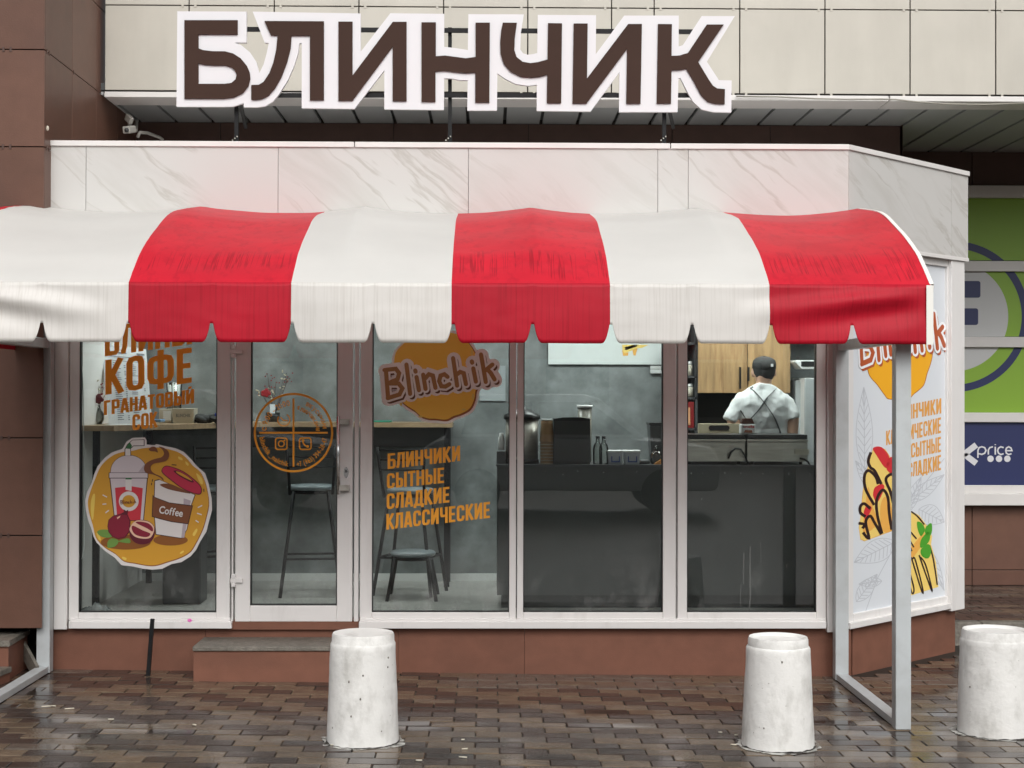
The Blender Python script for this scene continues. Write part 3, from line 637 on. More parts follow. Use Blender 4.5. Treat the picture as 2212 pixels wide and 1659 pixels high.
# roof and fascia cores
def slabpoly(z0, z1, name, m, ins=.03, bev=0):
    pts = [(KL+ins, YF+ins), (KR-ins*.4, YF+ins), (CE.x-ins, CE.y+ins*.4), (CE.x-ins, 11.88), (KL+ins, 11.88)]
    return MB().prism([[(x, y) for x, y in pts]], lambda x, y: Vector((x, y, z0)), (0,0,z1-z0)).build(name, m, ks)
slabpoly(ZT-.14, ZT-.03, 'roof', M['alu_white'])
slabpoly(ZFB+.02, ZFB+.04, 'ceiling', M['int_white'], .1)
fx = [P(x, 400, YF).x for x in (102, 185.7, 600.7, 1011.7, 1421, 1486.7, 1833)]
for i, (a_, b_) in enumerate(zip(fx[:-1], fx[1:])):
    MB().box(a_+.0015, b_-.0015, YF, YF+.02, ZFB, ZT-.03).build('marble_panel', M['marble'], ks)
ft = [0.003, ct(2056, 450), TE]
for a_, b_ in zip(ft[:-1], ft[1:]): boxc(a_+.0015, b_-.0015, ZFB, ZT-.03, -.02, 0).build('marble_panel', M['marble'], ks)
MB().box(KL, KL+.02, YF+.02, 11.88, ZFB, ZT-.03).build('side_panel', M['alu_white'], ks)
MB().box(CE.x-.02, CE.x, CE.y, 11.88, ZFB, ZT-.03).build('side_panel', M['alu_white'], ks)
# roof edge trim
for x0, x1 in ((100, 765), (767, 1447), (1449, 1834)):
    a_, b_ = P(x0, 308, YF).x, P(x1, 308, YF).x; MB().box(a_, b_, YF-.012, YF+.06, ZT-.034, ZT).build('edge_trim', M['alu_white'], ks, bev=.003)
boxc(.004, TE+.006, ZT-.034, ZT-.001, -.06, .012).build('edge_trim', M['alu_white'], ks, bev=.003)
boxc(.05, TE+.004, ZFB-.012, ZFB+.012, -.04, .006).build('edge_trim', M['alu_white'], ks)
MB().box(KL, KR+.004, YF-.004, YF+.04, ZFB-.012, ZFB+.012).build('edge_trim', M['alu_white'], ks)
# base panels
YBS = YF+.06; ZS = P(1000, 1358, YF+.01).z
bx = [P(x, 1400, YBS).x for x in (112, 444, 860, 1133, 1815)]
XBC = P(1838, 1420, YBS).x
bx[-1] = XBC
for a_, b_ in zip(bx[:-1], bx[1:]): MB().box(a_+.001, b_-.001, YBS, YBS+.03, -.12, ZS+.01).build('base_panel', M['terra'], ks)
tb0, tb1 = ct(1838, 1420, -.06), ct(2063, 1380, -.06)
boxc(tb0+.02, tb1, -.15, ZS+.012, -.09, -.06).build('base_panel', M['terra'], ks)
ce2 = C0+cdir*tb1-cn*.06
MB().box(ce2.x-.03, ce2.x, ce2.y+.02, 11.88, -.1, ZS+.01).build('base_panel', M['terra'], ks)
MB().box(bx[0], bx[0]+.03, YBS+.03, 11.88, -.1, ZS+.01).build('base_panel', M['terra'], ks)
# frames: everything white between base and fascia
YG = YF+.035                                     # frame face
def fbox(x0, y0, x1, y1, name='frame_member', Y0=YG, Y1=YG+.07, par=None, m='pvc', bev=.004): return bxp(x0, y0, x1, y1, Y0, Y1).build(name, M[m], par or ks, bev=bev)
YTOP = 560                                       # picture height of the frames' hidden heads
bxp(115, YTOP-25, 148, 1360, YF+.012, YF+.09).build('corner_post', M['pvc'], ks, bev=.004)
bxp(1787, YTOP-25, 1813, 1366, YF+.012, YF+.09).build('corner_post', M['pvc'], ks, bev=.004)
# sills
bxp(148, 1343, 500, 1358, YF-.005, YF+.06).build('sill', M['pvc'], ks, bev=.003); bxp(150, 1337, 497, 1346, YF+.012, YF+.06).build('sill', M['pvc'], ks, bev=.002)
bxp(775, 1343, 1785.5, 1358, YF-.005, YF+.06).build('sill', M['pvc'], ks, bev=.003); bxp(778, 1337, 1784, 1346, YF+.012, YF+.06).build('sill', M['pvc'], ks, bev=.002)
def window(x0, x1, yb, fx0, fx1, fyb, name='window', m='glass'):
    wn = thing(name, P((x0+x1)/2, fyb, YG+.02)); wn.parent = ks; wn.location -= ks.location
    a_, b_ = P(fx0, fyb, YG), P(fx1, YTOP-15, YG); c_, d_ = P(x0, yb, YG), P(x1, YTOP+5, YG)
    MB().box(a_.x, c_.x, YG, YG+.07, a_.z, b_.z).build('stile', M['pvc'], wn, bev=.004)
    MB().box(d_.x, b_.x, YG, YG+.07, a_.z, b_.z).build('stile', M['pvc'], wn, bev=.004)
    MB().box(c_.x, d_.x, YG+.001, YG+.07, a_.z, c_.z).build('bottom_rail', M['pvc'], wn, bev=.004)
    MB().box(c_.x, d_.x, YG+.001, YG+.07, d_.z, b_.z).build('top_rail', M['pvc'], wn, bev=.004)
    s = .006; g = MB()
    g.box(c_.x, c_.x+s, YG+.004, YG+.05, c_.z, d_.z); g.box(d_.x-s, d_.x, YG+.004, YG+.05, c_.z, d_.z); g.box(c_.x+s, d_.x-s, YG+.004, YG+.05, c_.z, c_.z+s); g.box(c_.x+s, d_.x-s, YG+.004, YG+.05, d_.z-s, d_.z)
    g.build('seal', M['seal'], wn)
    MB().box(c_.x+.001, d_.x-.001, YG+.026, YG+.031, c_.z+.001, d_.z-.001).build('pane', M[m], wn)
    return wn
window(169.5, 470, 1323, 148, 499, 1340)
dr = window(540, 730, 1308, 507.5, 763, 1343, name='door')
window(803, 1101.5, 1322.5, 777, 1116, 1340)
window(1130, 1433, 1322.5, 1116.3, 1461, 1340)
window(1484, 1764, 1322.5, 1463.5, 1785, 1340)
fbox(499.5, YTOP-15, 506.5, 1343, Y0=YG+.012); fbox(764.2, YTOP-15, 776.3, 1343, Y0=YG+.008); fbox(1461.3, YTOP-15, 1463.2, 1340, Y0=YG+.012)
bxp(120, YTOP-60, 1812, YTOP-14, YG+.01, YG+.08).build('head_frame', M['pvc'], ks)
bxp(500, 1343, 777, 1347, YG+.0, YG+.2).build('threshold', M['terra'], ks); bxp(497, 1346.5, 780, 1360, YF+.03, YF+.06).build('threshold', M['terra'], ks)
# door furniture
for y in (1240, 745):
    bxp(499, y, 509, y+9, YG-.022, YG-.002).build('hinge', M['pvc'], dr, bev=.003); bxp(497, y+9.5, 523.5, y+19, YG-.018, YG-.001).build('hinge', M['pvc'], dr, bev=.003); bxp(499, y+19.5, 509, y+28, YG-.022, YG-.002).build('hinge', M['pvc'], dr, bev=.003)
hd = MB().tube([P(730.5, 899, YG-.06), P(730.5, 1068, YG-.06)], .0115, 12).build('handle', M['chrome'], dr)
for y in (905, 1048):
    MB().bar(P(728, y+6, YG-.055), P(748, y+6, YG-.045), .03, .034).build('bracket', M['steel'], dr, bev=.002); bxp(742, y, 754, y+13, YG-.045, YG-.001).build('bracket', M['steel'], dr, bev=.002)
MB().flat([disc2(747.5, 1021, 5.2, 16, 12)], MP(YG-.002)).build('keyhole', M['chrome'], dr); MB().flat([disc2(747.5, 1018, 1.8, 10, 3.6)], MP(YG-.003)).build('keyhole', M['black'], dr)
# chamfered corner: poster window
OF = -.035
def cbox(x0, x1, y0, y1, n0, n1, name, m='pvc', bev=.004):
    z0, z1 = C((x0+x1)/2, 800, n1).z, 0
    t0, t1 = ct(x0, 800, n1), ct(x1, 800, n1); return boxc(t0, t1, y0, y1, n0, n1).build(name, M[m], ks, bev=bev)
zsb, zst = C(1850, 1353, -.01).z, ZFB-.012
zpb = C(1845, 1326, OF).z; zpt = C(2044, 576, OF).z
cbox(1833, 1844, zsb+.02, zst, -.10, OF, 'frame_member'); cbox(2046.5, 2056, zsb+.02, zst, -.10, OF, 'frame_member')
cbox(1844.2, 2046.3, zsb+.02, zpb, -.10, OF-.001, 'frame_member'); cbox(1844.2, 2046.3, zpt, zst, -.10, OF-.001, 'frame_member')
cbox(1838, 2055, zsb-.012, zsb+.028, -.09, -.008, 'sill')
cbox(2056, 2084, C(2070, 1318, -.008).z, zst, -.09, -.008, 'corner_post')
MB().box(CE.x-.08, CE.x-.03, CE.y+.03, 11.88, zsb, zst).build('side_panel', M['alu_white'], ks)
cbox(1844, 2046, zpb, zpt, -.075, OF-.020, 'poster_panel', 'paper', 0)
MB().box(P(115,900,YF).x, P(115,900,YF).x+.05, YF+.09, 11.88, ZS, ZFB).build('side_panel', M['alu_white'], ks)
# interior shell
YI = 11.86; ZI = P(1000, 1343, YG).z-.01
MB().prism([[(KL+.06, YG+.08), (KR-.02, YG+.08), (CE.x-.12, CE.y+.08), (CE.x-.12, YI), (KL+.06, YI)]], lambda x, y: Vector((x, y, ZI-.03)), (0,0,.03)).build('floor', M['int_floor'], ks)
MB().box(KL+.05, CE.x-.05, YI, YI+.015, ZI, ZFB+.02).build('rear_wall', M['concrete_wall'], ks)
MB().box(KL+.06, KR+.4, YI-.015, YI, ZI, ZI+.055).build('skirting', M['int_white'], ks)
MB().box(KL+.055, KL+.07, YG+.1, YI, ZI, ZFB+.02).build('side_wall', M['concrete_wall'], ks)
MB().box(CE.x-.14, CE.x-.12, CE.y, YI, ZI, ZFB+.02).build('side_wall', M['int_white'], ks)
boxc(.05, TE-.1, ZI, ZFB, -.13, -.11).build('side_wall', M['concrete_wall'], ks)
lampm = mat('lamp_diffuser', (.95,1,.98), .5, emit=20)
for x in (-1.9, -.3):
    l_ = MB().box(x-.22, x+.22, 10.6, 11.04, ZFB-.03, ZFB+.018).build('ceiling_lamp', mat('lamp_diffuser_dim', (.95,1,.98), .5, emit=20)); tag(l_, 'square ceiling lamp inside the kiosk over the bar table' if x < -1 else 'square ceiling lamp inside the kiosk near the middle window', 'lamp')
for x in (.85, 2.0):
    l_ = MB().box(x-.25, x+.25, 10.5, 11.0, ZFB-.03, ZFB+.018).build('ceiling_lamp', lampm); tag(l_, 'square ceiling lamp inside the kiosk over the counter' if x < 1 else 'square ceiling lamp inside the kiosk over the cook', 'lamp')
# granite step in front of the door
st = thing('door_step', P(560, 1472, 9.2), 'low terracotta step with a granite tread in front of the glass door', 'step')
q = G(417, 1472); ys = q.y; zt_ = P(443, 1376, YBS).z; xr_ = P(800, 1450, ys).x
MB().box(q.x, xr_, ys+.012, YBS-.001, -.1, zt_-.028).build('riser', M['terra'], st); MB().box(q.x-.004, xr_+.004, ys, YBS-.001, zt_-.027, zt_).build('tread', M['granite'], st, bev=.004)
# ================================================================== THE AWNING
aw = thing('awning', (0, 8.4, 2.3), 'red and white striped barrel awning with scalloped valance over the kiosk front', 'awning')
XE = (2010-1053)*8.0/FPX; YW0 = YF-.012
def XatV(px): return P(px, 620, 8.03).x
prof0 = [(1851,450.8),(1885.8,455.4),(1909,464.7),(1932,488),(1955,513),(1978.5,545.7),(1992,573.5),(2001.6,594),(2009.7,615)]
# side profile (distance from wall, height): solved on the right end plane x = XE
prof = []
for px, py in prof0:
    p = hit(px, py, Vector((XE,0,0)), Vector((1,0,0))); prof.append((min(p.y, YW0), p.z))
prof[0] = (YW0, prof[0][1]); YV, ZV = prof[-1]
def samp(n):
    L = [0]
    for i in range(1, len(prof)): L.append(L[-1]+math.dist(prof[i], prof[i-1]))
    o = []
    for k in range(n+1):
        s = L[-1]*k/n; i = max(j for j in range(len(L)-1) if L[j] <= s+1e-9); u = (s-L[i])/(L[i+1]-L[i])
        # catmull-rom
        p = [prof[max(0, min(len(prof)-1, i+d))] for d in (-1, 0, 1, 2)]
        o.append(tuple(.5*((2*p[1][c])+(-p[0][c]+p[2][c])*u+(2*p[0][c]-5*p[1][c]+4*p[2][c]-p[3][c])*u*u+(-p[0][c]+3*p[1][c]-3*p[2][c]+p[3][c])*u**3) for c in (0, 1)))
    return o
PR = samp(36)
ribX = [XE-1.022*k for k in range(6)]; XLFT = ribX[-1]-.09
bounds = [XatV(x) for x in (283, 632, 976, 1316, 1658)]
step_ = (bounds[-1]-bounds[0])/4
bounds = [bounds[0]-step_-.15] + bounds
edges = [XLFT]+bounds+[XE]
cols = ['red', 'white', 'red', 'white', 'red', 'white', 'red']
def sag(x):
    for k in range(5):
        if ribX[k+1] <= x <= ribX[k]:
            u = (x-ribX[k+1])/1.022; return math.sin(math.pi*u)**.8
    return 0
def nz(x, y, z, s=1.0): 
    from mathutils import noise
    return noise.noise(Vector((x*s, y*s, z*s)))
def canopy_pt(x, k):
    y, z = PR[k]; n = len(PR)-1; t = k/n
    i0, i1 = max(0, k-1), min(n, k+1); ty, tz = PR[i1][0]-PR[i0][0], PR[i1][1]-PR[i0][1]; l = math.hypot(ty, tz); ny, nz_ = tz/l, -ty/l   # outward normal
    if nz_ < 0: ny, nz_ = -ny, -nz_
    d = -.052*sag(x)*(.80+.20*math.sin(math.pi*min(1, t*1.6)) if t < .3 else math.cos((t-.3)/.7*math.pi/2)**.8)
    d += .004*nz(x, t*3, 1.3, 2.2)*(1-t)+.0025*nz(x, t*8, 7.7, 5)
    return Vector((x, y+ny*d, z+nz_*d))
for i, c in enumerate(cols):
    x0, x1 = edges[i], edges[i+1]; nx = 26; mb = MB(); vs = []
    for a_ in range(nx+1):
        for k in range(len(PR)): vs.append(canopy_pt(x0+(x1-x0)*a_/nx, k))
    m = len(PR); fs = [(a_*m+k, a_*m+k+1, (a_+1)*m+k+1, (a_+1)*m+k) for a_ in range(nx) for k in range(m-1)]
    o = mb.add(vs, fs, True).build('cloth_panel', M['cloth_'+c], aw, ); tag(o, c+' roof stripe of the awning')
# valance with notches
ZB_ = P(1000, 741, YV-.004).z; NT = [XatV(x) for x in (97, 283, 462, 635, 808, 980, 1150, 1318, 1492, 1661, 1836)]
NT = [NT[0]-.42]+NT
def notch(x):
    d = min(abs(x-n) for n in NT); H = .098
    if d < .008: return H
    if d > .052: return 0
    u = 1-(d-.008)/.044
    return H*(u**2.6*.97+.03*u)+ (.02*math.sqrt(max(0, 1-(1-min(1, (u/.35)))**2)) if u < .35 else .02)*(.0)
XV0 = XLFT
def fold(x, t):   # hanging folds
    f = .006*nz(x*1.0, t*.6, 3, 1.7)+.002*nz(x, t, 9, 7)
    for xc, w, sgn in ((edges[-2]+.55, .75, 1), (-2.55, .62, -1)):
        u = (x-xc)/w
        if abs(u) < 1:
            e = math.cos(u*math.pi/2)**1
            ph = t*1.0 + sgn*u*.42
            f += -.030*e*math.sin(ph*8.0)*math.exp(-((t-.33)/.36)**2)
    return f*min(1, max(0, (XE-x)/.16))
for i, c in enumerate(cols):
    x0, x1 = edges[i], edges[i+1]; xs = [x0+(x1-x0)*k/40 for k in range(41)]
    for n_ in NT:
        for k in range(-13, 14):
            v = n_+k*.0041
            if x0+1e-4 < v < x1-1e-4: xs.append(v)
    xs = sorted(xs); xs = [x for j, x in enumerate(xs) if j == 0 or x-xs[j-1] > .0006]
    nz_n = 14; vs = []
    for x in xs:
        zb_ = ZB_+notch(x)+.002*nz(x, 0, 0, 3); zt2 = canopy_pt(x, len(PR)-1)
        for k in range(nz_n+1):
            t = k/nz_n; z = zt2.z+(zb_-zt2.z)*t; tt = (zt2.z-z)/(zt2.z-ZB_)
            vs.append(Vector((x, zt2.y-.004+fold(x, tt)*min(1, tt*4)-.012*math.sin(math.pi*min(1, tt*.5)), z)))
    m = nz_n+1; fs = [(a_*m+k, a_*m+k+1, (a_+1)*m+k+1, (a_+1)*m+k) for a_ in range(len(xs)-1) for k in range(m-1)]
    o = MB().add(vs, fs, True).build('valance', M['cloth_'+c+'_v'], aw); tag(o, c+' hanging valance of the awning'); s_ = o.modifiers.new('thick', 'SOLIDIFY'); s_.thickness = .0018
# edging at the right end, end frame
ed = MB(); vs = []
for k in range(len(PR)):
    p = canopy_pt(XE, k); vs += [p+Vector((-.004,0,.004)), p+Vector((.018,0,.004)), p+Vector((.018,0,-.022)), p+Vector((-.004,0,-.022))]
fs = [(k*4+j, k*4+(j+1)%4, (k+1)*4+(j+1)%4, (k+1)*4+j) for k in range(len(PR)-1) for j in range(4)]
ed.add(vs, fs, False).build('edging', M['piping'], aw)
pe = canopy_pt(XE, len(PR)-1)
MB().box(XE+.001, XE+.004, pe.y-.002, pe.y+.055, ZB_, pe.z+.004).build('valance_return', M['piping'], aw)
MB().box(XE-.026, XE+.010, pe.y-.021, pe.y-.018, ZB_-.002, pe.z-.004).build('valance_return', M['piping'], aw)
MB().box(XLFT, XLFT+.003, pe.y+.01, YW0, ZB_, ZV+.0).build('side_valance', M['cloth_red_v'], aw)
# frame: ribs, rails, posts, floor bars
for x in ribX[1:-1]+[XE-.03, XLFT+.03]:
    MB().tube([Vector((x, PR[k][0]+.012, PR[k][1]-.035)) for k in range(0, len(PR), 3)], .012, 8).build('rib', M['alu_frame'], aw)
zr_ = P(97, 720, 8.1).z
pj = G(1945, 1572); PX, PY = pj.x, 8.10; pw = .082
MB().box(XLFT+.03, XE-.03, YV+.03, YV+.06, ZV-.05, ZV-.02).build('front_rail', M['alu_frame'], aw)
zrail = P(1836, 728, 8.1).z
for sx_ in (PX, P(99, 1000, 9.55).x):
    MB().box(sx_-pw/2, sx_+pw/2, PY-.0, PY+pw, zg(sx_)+.002, ZV-.05).build('post', M['alu_frame'], aw, bev=.004)
    MB().box(sx_-pw/2, sx_+pw/2, YF-.092, YF-.012, zg(sx_)+.002, 2.55).build('post', M['alu_frame'], aw, bev=.004)
    MB().box(sx_-pw/2+.006, sx_+pw/2-.006, PY+pw, YF-.093, zg(sx_)+.003, zg(sx_)+.043).build('floor_bar', M['alu_frame'], aw, bev=.003)
    MB().box(sx_-.03, sx_+.03, PY+pw, YF-.093, zrail-.03, zrail+.03).build('side_rail', M['alu_frame'], aw, bev=.003)
MB().box(P(99, 1000, 9.55).x, PX, YF-.07, YF-.03, 2.42, 2.46).build('rear_rail', M['alu_frame'], aw)

# ================================================================== BOLLARDS
def bollard(bx_, by_, xt, yt, rb_px, rt_px, rs_px, dish, label, seed, squash=1):
    g = G(bx_, by_); s = g.y/FPX; top = P(xt, yt, g.y); H = top.z-g.z; rb, rt, rsd = rb_px*s, rt_px*s, rs_px*s
    t = thing('bollard', (g.x, g.y, g.z), label, 'bollard', 'white concrete bollards in front of the kiosk')
    n = 72; k = []; rg_ = random.Random(seed)
    prof_ = [(rb+.001, 0.006), (rb, .03)]+[(rb+(rsd-rb)*u, .03+(H-.085)*u) for u in [j/22 for j in range(1, 23)]]+[(rsd-.004, H-.047), (rt+.001, H-.043), (rt, H-.012), (rt-.005, H)]
    prof_ += ([(rt-.020, H-.003), (rt-.03, H-.014), (rt*.4, H-.017)] if dish else [(rt*.85, H-.002), (rt*.4, H-.001)])+[(.002, H-(.017 if dish else 0))]
    mb = MB(); vs = []
    for r_, z in prof_:
        for j in range(n):
            a_ = 2*math.pi*j/n; v = Vector((math.cos(a_)*r_, math.sin(a_)*r_, z))
            d = .0022*nz(v.x+seed, v.y, v.z, 6)+.0012*nz(v.x, v.y+seed, v.z, 22)
            zz = z + (.010*max(0, nz(v.x*3+seed, v.y*3, 0, 5))+.004*nz(v.x, v.y, seed, 40) if z < .01 else 0)
            vs.append(Vector((v.x*(1+d/max(r_, .05)), v.y*(1+d/max(r_, .05)), zz))+g)
    fs = [(i*n+j, i*n+(j+1)%n, (i+1)*n+(j+1)%n, (i+1)*n+j) for i in range(len(prof_)-1) for j in range(n)]
    o = mb.add(vs, fs, True).build('body', M['bollard'], t)
    e = o.modifiers.new('es', 'EDGE_SPLIT'); e.split_angle = math.radians(38)
    # chips and dark base gap, spilled paint on the paving
    MB().lathe([(rb+.008, -.002), (rb+.006, .004), (rb-.01, .006)], g, 40).build('base_gap', M['bed'], t)
    vs = []; nn = 60
    for j in range(nn):
        a_ = 2*math.pi*j/nn; r1 = rb+.030+.030*nz(math.cos(a_)*2, math.sin(a_)*2, seed*1.7, 2)+.016*nz(math.cos(a_)*2, math.sin(a_)*2, seed, 7)
        x, y = math.cos(a_)*r1, math.sin(a_)*r1; vs.append(Vector((g.x+x, g.y+y, zg(g.x+x)+.0032)))
    for j in range(nn):
        a_ = 2*math.pi*j/nn; x, y = math.cos(a_)*(rb+.004), math.sin(a_)*(rb+.004); vs.append(Vector((g.x+x, g.y+y, zg(g.x+x)+.0036)))
    MB().add(vs, [(j, (j+1)%nn, nn+(j+1)%nn, nn+j) for j in range(nn)]).build('spilled_paint', M['lime'], t)
    ch = MB()
    for _ in range(14):
        a_ = rg_.uniform(-2.7, -.4); z = rg_.uniform(.08, H-.1); r_ = rb+(rsd-rb)*(z/H); c_ = Vector((g.x+math.cos(a_)*(r_-.0008), g.y+math.sin(a_)*(r_-.0008), g.z+z)); q_ = rg_.choice([.0012,.0016,.002,.0045])
        ch.ell(c_, q_, q_, q_*rg_.uniform(.7, 1.6), 7, 5)
    tag(ch.build('pits', M['granite'], t), kind='stuff')
    return t, g
bollard(783.5, 1601, 789, 1366, 77, 66.8, 70, False, 'white painted bollard in front of the door step, leftmost of the three', 1)
bollard(1680.5, 1610, 1679, 1375, 77.6, 64.4, 68.5, True, 'white painted bollard below the rightmost kiosk window, beside the awning post', 4)
bollard(2150, 1582, 2150, 1359, 79.5, 71, 74, True, 'white painted bollard cut by the right edge of the photo, outside the awning', 8)

# ================================================================== STICKERS ON THE GLASS
YP = YG+.024
def PF(l): return MP(YP-l)
def wordpx(parent, text, x0, y0, x1, y1, h0, h1, m, t=T_, nm='lettering'):
    mb = MB(); word(mb, text, x0, y0, x1, y1, h0, h1, lambda l: PF(.001+l), t); return mb.build(nm, M[m], parent)
v1 = thing('window_lettering', P(320, 930, YP), 'orange Cyrillic words for pancakes, coffee and pomegranate juice on the left window', 'lettering')
wordpx(v1, 'БЛИНЫ', 226, 770, 415, 743, 64, 64, 'orange_dark'); wordpx(v1, 'КОФЕ', 227, 853, 416, 826, 75, 76, 'orange_dark')
wordpx(v1, 'ГРАНАТОВЫЙ', 224.5, 897, 419, 871, 31, 31, 'orange_dark', .17); wordpx(v1, 'СОК', 286, 930, 340, 923, 34, 34, 'orange_dark', .17)
v2 = thing('window_lettering', P(920, 1140, YP), 'orange list of four Cyrillic pancake kinds on the middle window', 'lettering')
wordpx(v2, 'БЛИНЧИКИ', 837, 1013.5, 994, 995.7, 33.5, 33.5, 'orange_letters'); wordpx(v2, 'СЫТНЫЕ', 835.5, 1056, 960, 1043, 33, 33.5, 'orange_letters')
wordpx(v2, 'СЛАДКИЕ', 835, 1100.5, 971.5, 1085, 34, 34, 'orange_letters'); wordpx(v2, 'КЛАССИЧЕСКИЕ', 834.5, 1144.4, 1059, 1118.6, 34, 35, 'orange_letters')
# ---- logo
def smooth(pts, closed=True, n=4):
    o = []; N = len(pts)
    for i in range(N if closed else N-1):
        p = [pts[(i+d) % N] if closed else pts[max(0, min(N-1, i+d))] for d in (-1, 0, 1, 2)]
        for k in range(n):
            u = k/n; o.append(tuple(.5*((2*p[1][c])+(-p[0][c]+p[2][c])*u+(2*p[0][c]-5*p[1][c]+4*p[2][c]-p[3][c])*u*u+(-p[0][c]+3*p[1][c]-3*p[2][c]+p[3][c])*u**3) for c in (0, 1)))
    if not closed: o.append(tuple(pts[-1]))
    return o
LOGO = [[(96,245),(108,395)],[(88,245),(150,238),(168,262),(160,295),(110,316)],[(112,318),(165,318),(186,345),(170,378),(106,398)],
        [(208,215),(228,375)],[(263,283),(276,355)],[(256,247),(258,254)],[(299,270),(312,348)],[(306,295),(330,268),(352,275),(366,342)],
        [(432,282),(415,268),(394,275),(386,305),(398,333),(420,335),(442,322)],[(462,180),(484,330)],[(478,272),(500,255),(520,262),(532,322)],
        [(572,236),(586,308)],[(564,198),(566,205)],[(614,160),(640,310)],[(676,215),(632,252)],[(648,240),(668,262),(688,296)]]
def logo(par, mp, mcol, mshadow, mout, mglow=None, scale=1, ts=1):
    """mp(layer)(x, y): x, y in the logo's own units"""
    def lay(t, dx, dy, l, m, nm):
        mb = MB(); k = 0
        for s in LOGO:
            for q in ribbon(s, t*ts): quadadd(mb, [(x+dx, y+dy) for x, y in q], mp(l+k*.00002))
            for e in (s[0], s[-1]): k += 1; quadadd(mb, disc2(e[0]+dx, e[1]+dy, t*ts/2*.98, 12), mp(l+k*.00002))
            k += 1
        mb.build(nm, m, par)
    if mglow: lay(78, 4, 6, .0012, mglow, 'logo_backing')
    lay(34, 11, 14, .0024, mshadow, 'logo_shadow'); lay(46, 0, 0, .0036, mout, 'logo_outline'); lay(23, 0, 0, .0048, mcol, 'logo_letters')
BLOB = [(140,215),(150,155),(185,112),(240,70),(300,48),(380,38),(450,42),(510,62),(558,108),(592,165),(606,215),(613,260),(610,320),(592,365),(585,410),(560,462),(510,492),(470,505),(430,524),(370,520),(330,518),(290,505),(255,475),(215,450),(180,420),(160,390),(150,340),(138,280)]
def grow(poly, d):
    cx = sum(p[0] for p in poly)/len(poly); cy = sum(p[1] for p in poly)/len(poly)
    return [((x-cx)*(1+d/math.hypot(x-cx, y-cy))+cx, (y-cy)*(1+d/math.hypot(x-cx, y-cy))+cy) for x, y in poly]
def blob3(par, mp, poly, cw, cb, cm, dw, nm=''):
    poly = smooth(poly)
    MB().flat([grow(poly, dw)], mp(.0002)).build('backing', cw, par)
    MB().flat([poly], mp(.0006)).build('pancake_rim', cb, par)
    MB().flat([[(x-4, y-6) for x, y in grow(poly, -4)]], mp(.0009)).build('pancake', cm, par)
m_pinkw = pr('pale_pink_vinyl', (250,248,244)); m_lbr = pr('logo_brown_vinyl', (172,128,80)); m_dbr = pr('logo_dark_brown_vinyl', (104,70,44)); m_pan = pr('pancake_orange_vinyl', (253,204,84)); m_rim = pr('pancake_rim_vinyl', (150,84,30)); m_hl = pr('pale_yellow_vinyl', (238,205,110))
lg = thing('logo_sticker', P(948, 915, YP), 'round orange pancake sticker reading Blinchik on the middle window', 'sticker')
def LP(l): return lambda x, y: P(795.5+.3966*x, 702.2+.3966*y, YP-.0004-l)
blob3(lg, LP, BLOB, m_pinkw, m_rim, m_pan, 13); logo(lg, LP, m_lbr, m_dbr, m_pinkw, m_pinkw)
hl = MB()
for x, y, rx, ry in ((178,420,8,22),(570,390,7,18),(520,460,12,6),(285,498,12,6),(565,150,8,16)): hl.flat([disc2(x, y, rx, 12, ry)], LP(.0011))
hl.build('highlights', m_hl, lg)
# ---- drinks sticker (own units: 1276 px wide crop)
dk = thing('drinks_sticker', P(322, 1228, YP), 'round yellow sticker with a juice cup, coffee cup and pomegranates low on the left window', 'sticker')
def DP(l): return lambda x, y: P(164.6+.25796*x, 921.6+.25796*y, YP-.0004-l)
_dl = [0]
SMO = ('pancake_edge', 'pancake', 'highlight', 'coffee_splash', 'splash_drop', 'leaf', 'cut_pomegranate', 'cut_face', 'seeds', 'cup_lid', 'lid_hollow', 'lid_gap', 'coffee')
def dpoly(poly, m, nm, l=None):
    _dl[0] += .00012; poly = smooth(poly) if nm in SMO else poly; return MB().flat([poly], DP(_dl[0])).build(nm, m, dk)
def dline(pts, t, m, nm='outline'):
    _dl[0] += .00012; mb = MB()
    for q in ribbon(pts, t): quadadd(mb, q, DP(_dl[0]))
    return mb.build(nm, m, dk)
c_w = pr('print_white', (226,222,220)); c_y = pr('print_yellow', (214,158,48)); c_yb = pr('print_yellow_edge', (140,78,30)); c_gl = pr('print_pale_lilac', (214,205,210)); c_gl2 = pr('print_lilac_shade', (184,172,180))
c_red = pr('print_red', (206,52,66)); c_dr = pr('print_dark_red', (136,22,50)); c_dr2 = pr('print_deep_red', (96,14,36)); c_br = pr('print_brown', (124,72,40)); c_sh = pr('print_brown_shadow', (142,86,32)); c_ln = pr('print_outline', (52,26,26)); c_gn = pr('print_green', (112,152,70)); c_dgn = pr('print_dark_green', (50,110,66)); c_lid = pr('print_crimson', (190,40,72)); c_pk = pr('print_cream', (236,196,170)); c_hl = pr('print_light_yellow', (236,205,96))
OUT = [(75,620),(80,700),(105,800),(125,850),(145,920),(170,970),(240,1040),(320,1095),(380,1160),(480,1172),(560,1190),(640,1198),(720,1190),(800,1150),(880,1135),(960,1085),(1005,1030),(1040,960),(1090,880),(1110,800),(1138,700),(1135,600),(1110,480),(1080,390),(1010,330),(960,270),(900,210),(830,180),(730,160),(670,145),(660,155),(590,150),(590,115),(575,90),(470,95),(420,125),(390,185),(300,215),(240,260),(180,330),(150,400),(130,470),(90,550)]
dpoly(OUT, c_w, 'backing')
inn = [(100,625),(108,720),(140,830),(165,930),(235,1010),(330,1070),(400,1130),(500,1150),(600,1168),(680,1165),(760,1140),(860,1108),(950,1060),(1000,990),(1060,870),(1090,770),(1113,660),(1105,560),(1080,460),(1040,380),(980,330),(920,260),(850,215),(760,190),(680,178),(560,185),(480,205),(400,215),(320,240),(250,290),(200,350),(165,430),(130,520)]
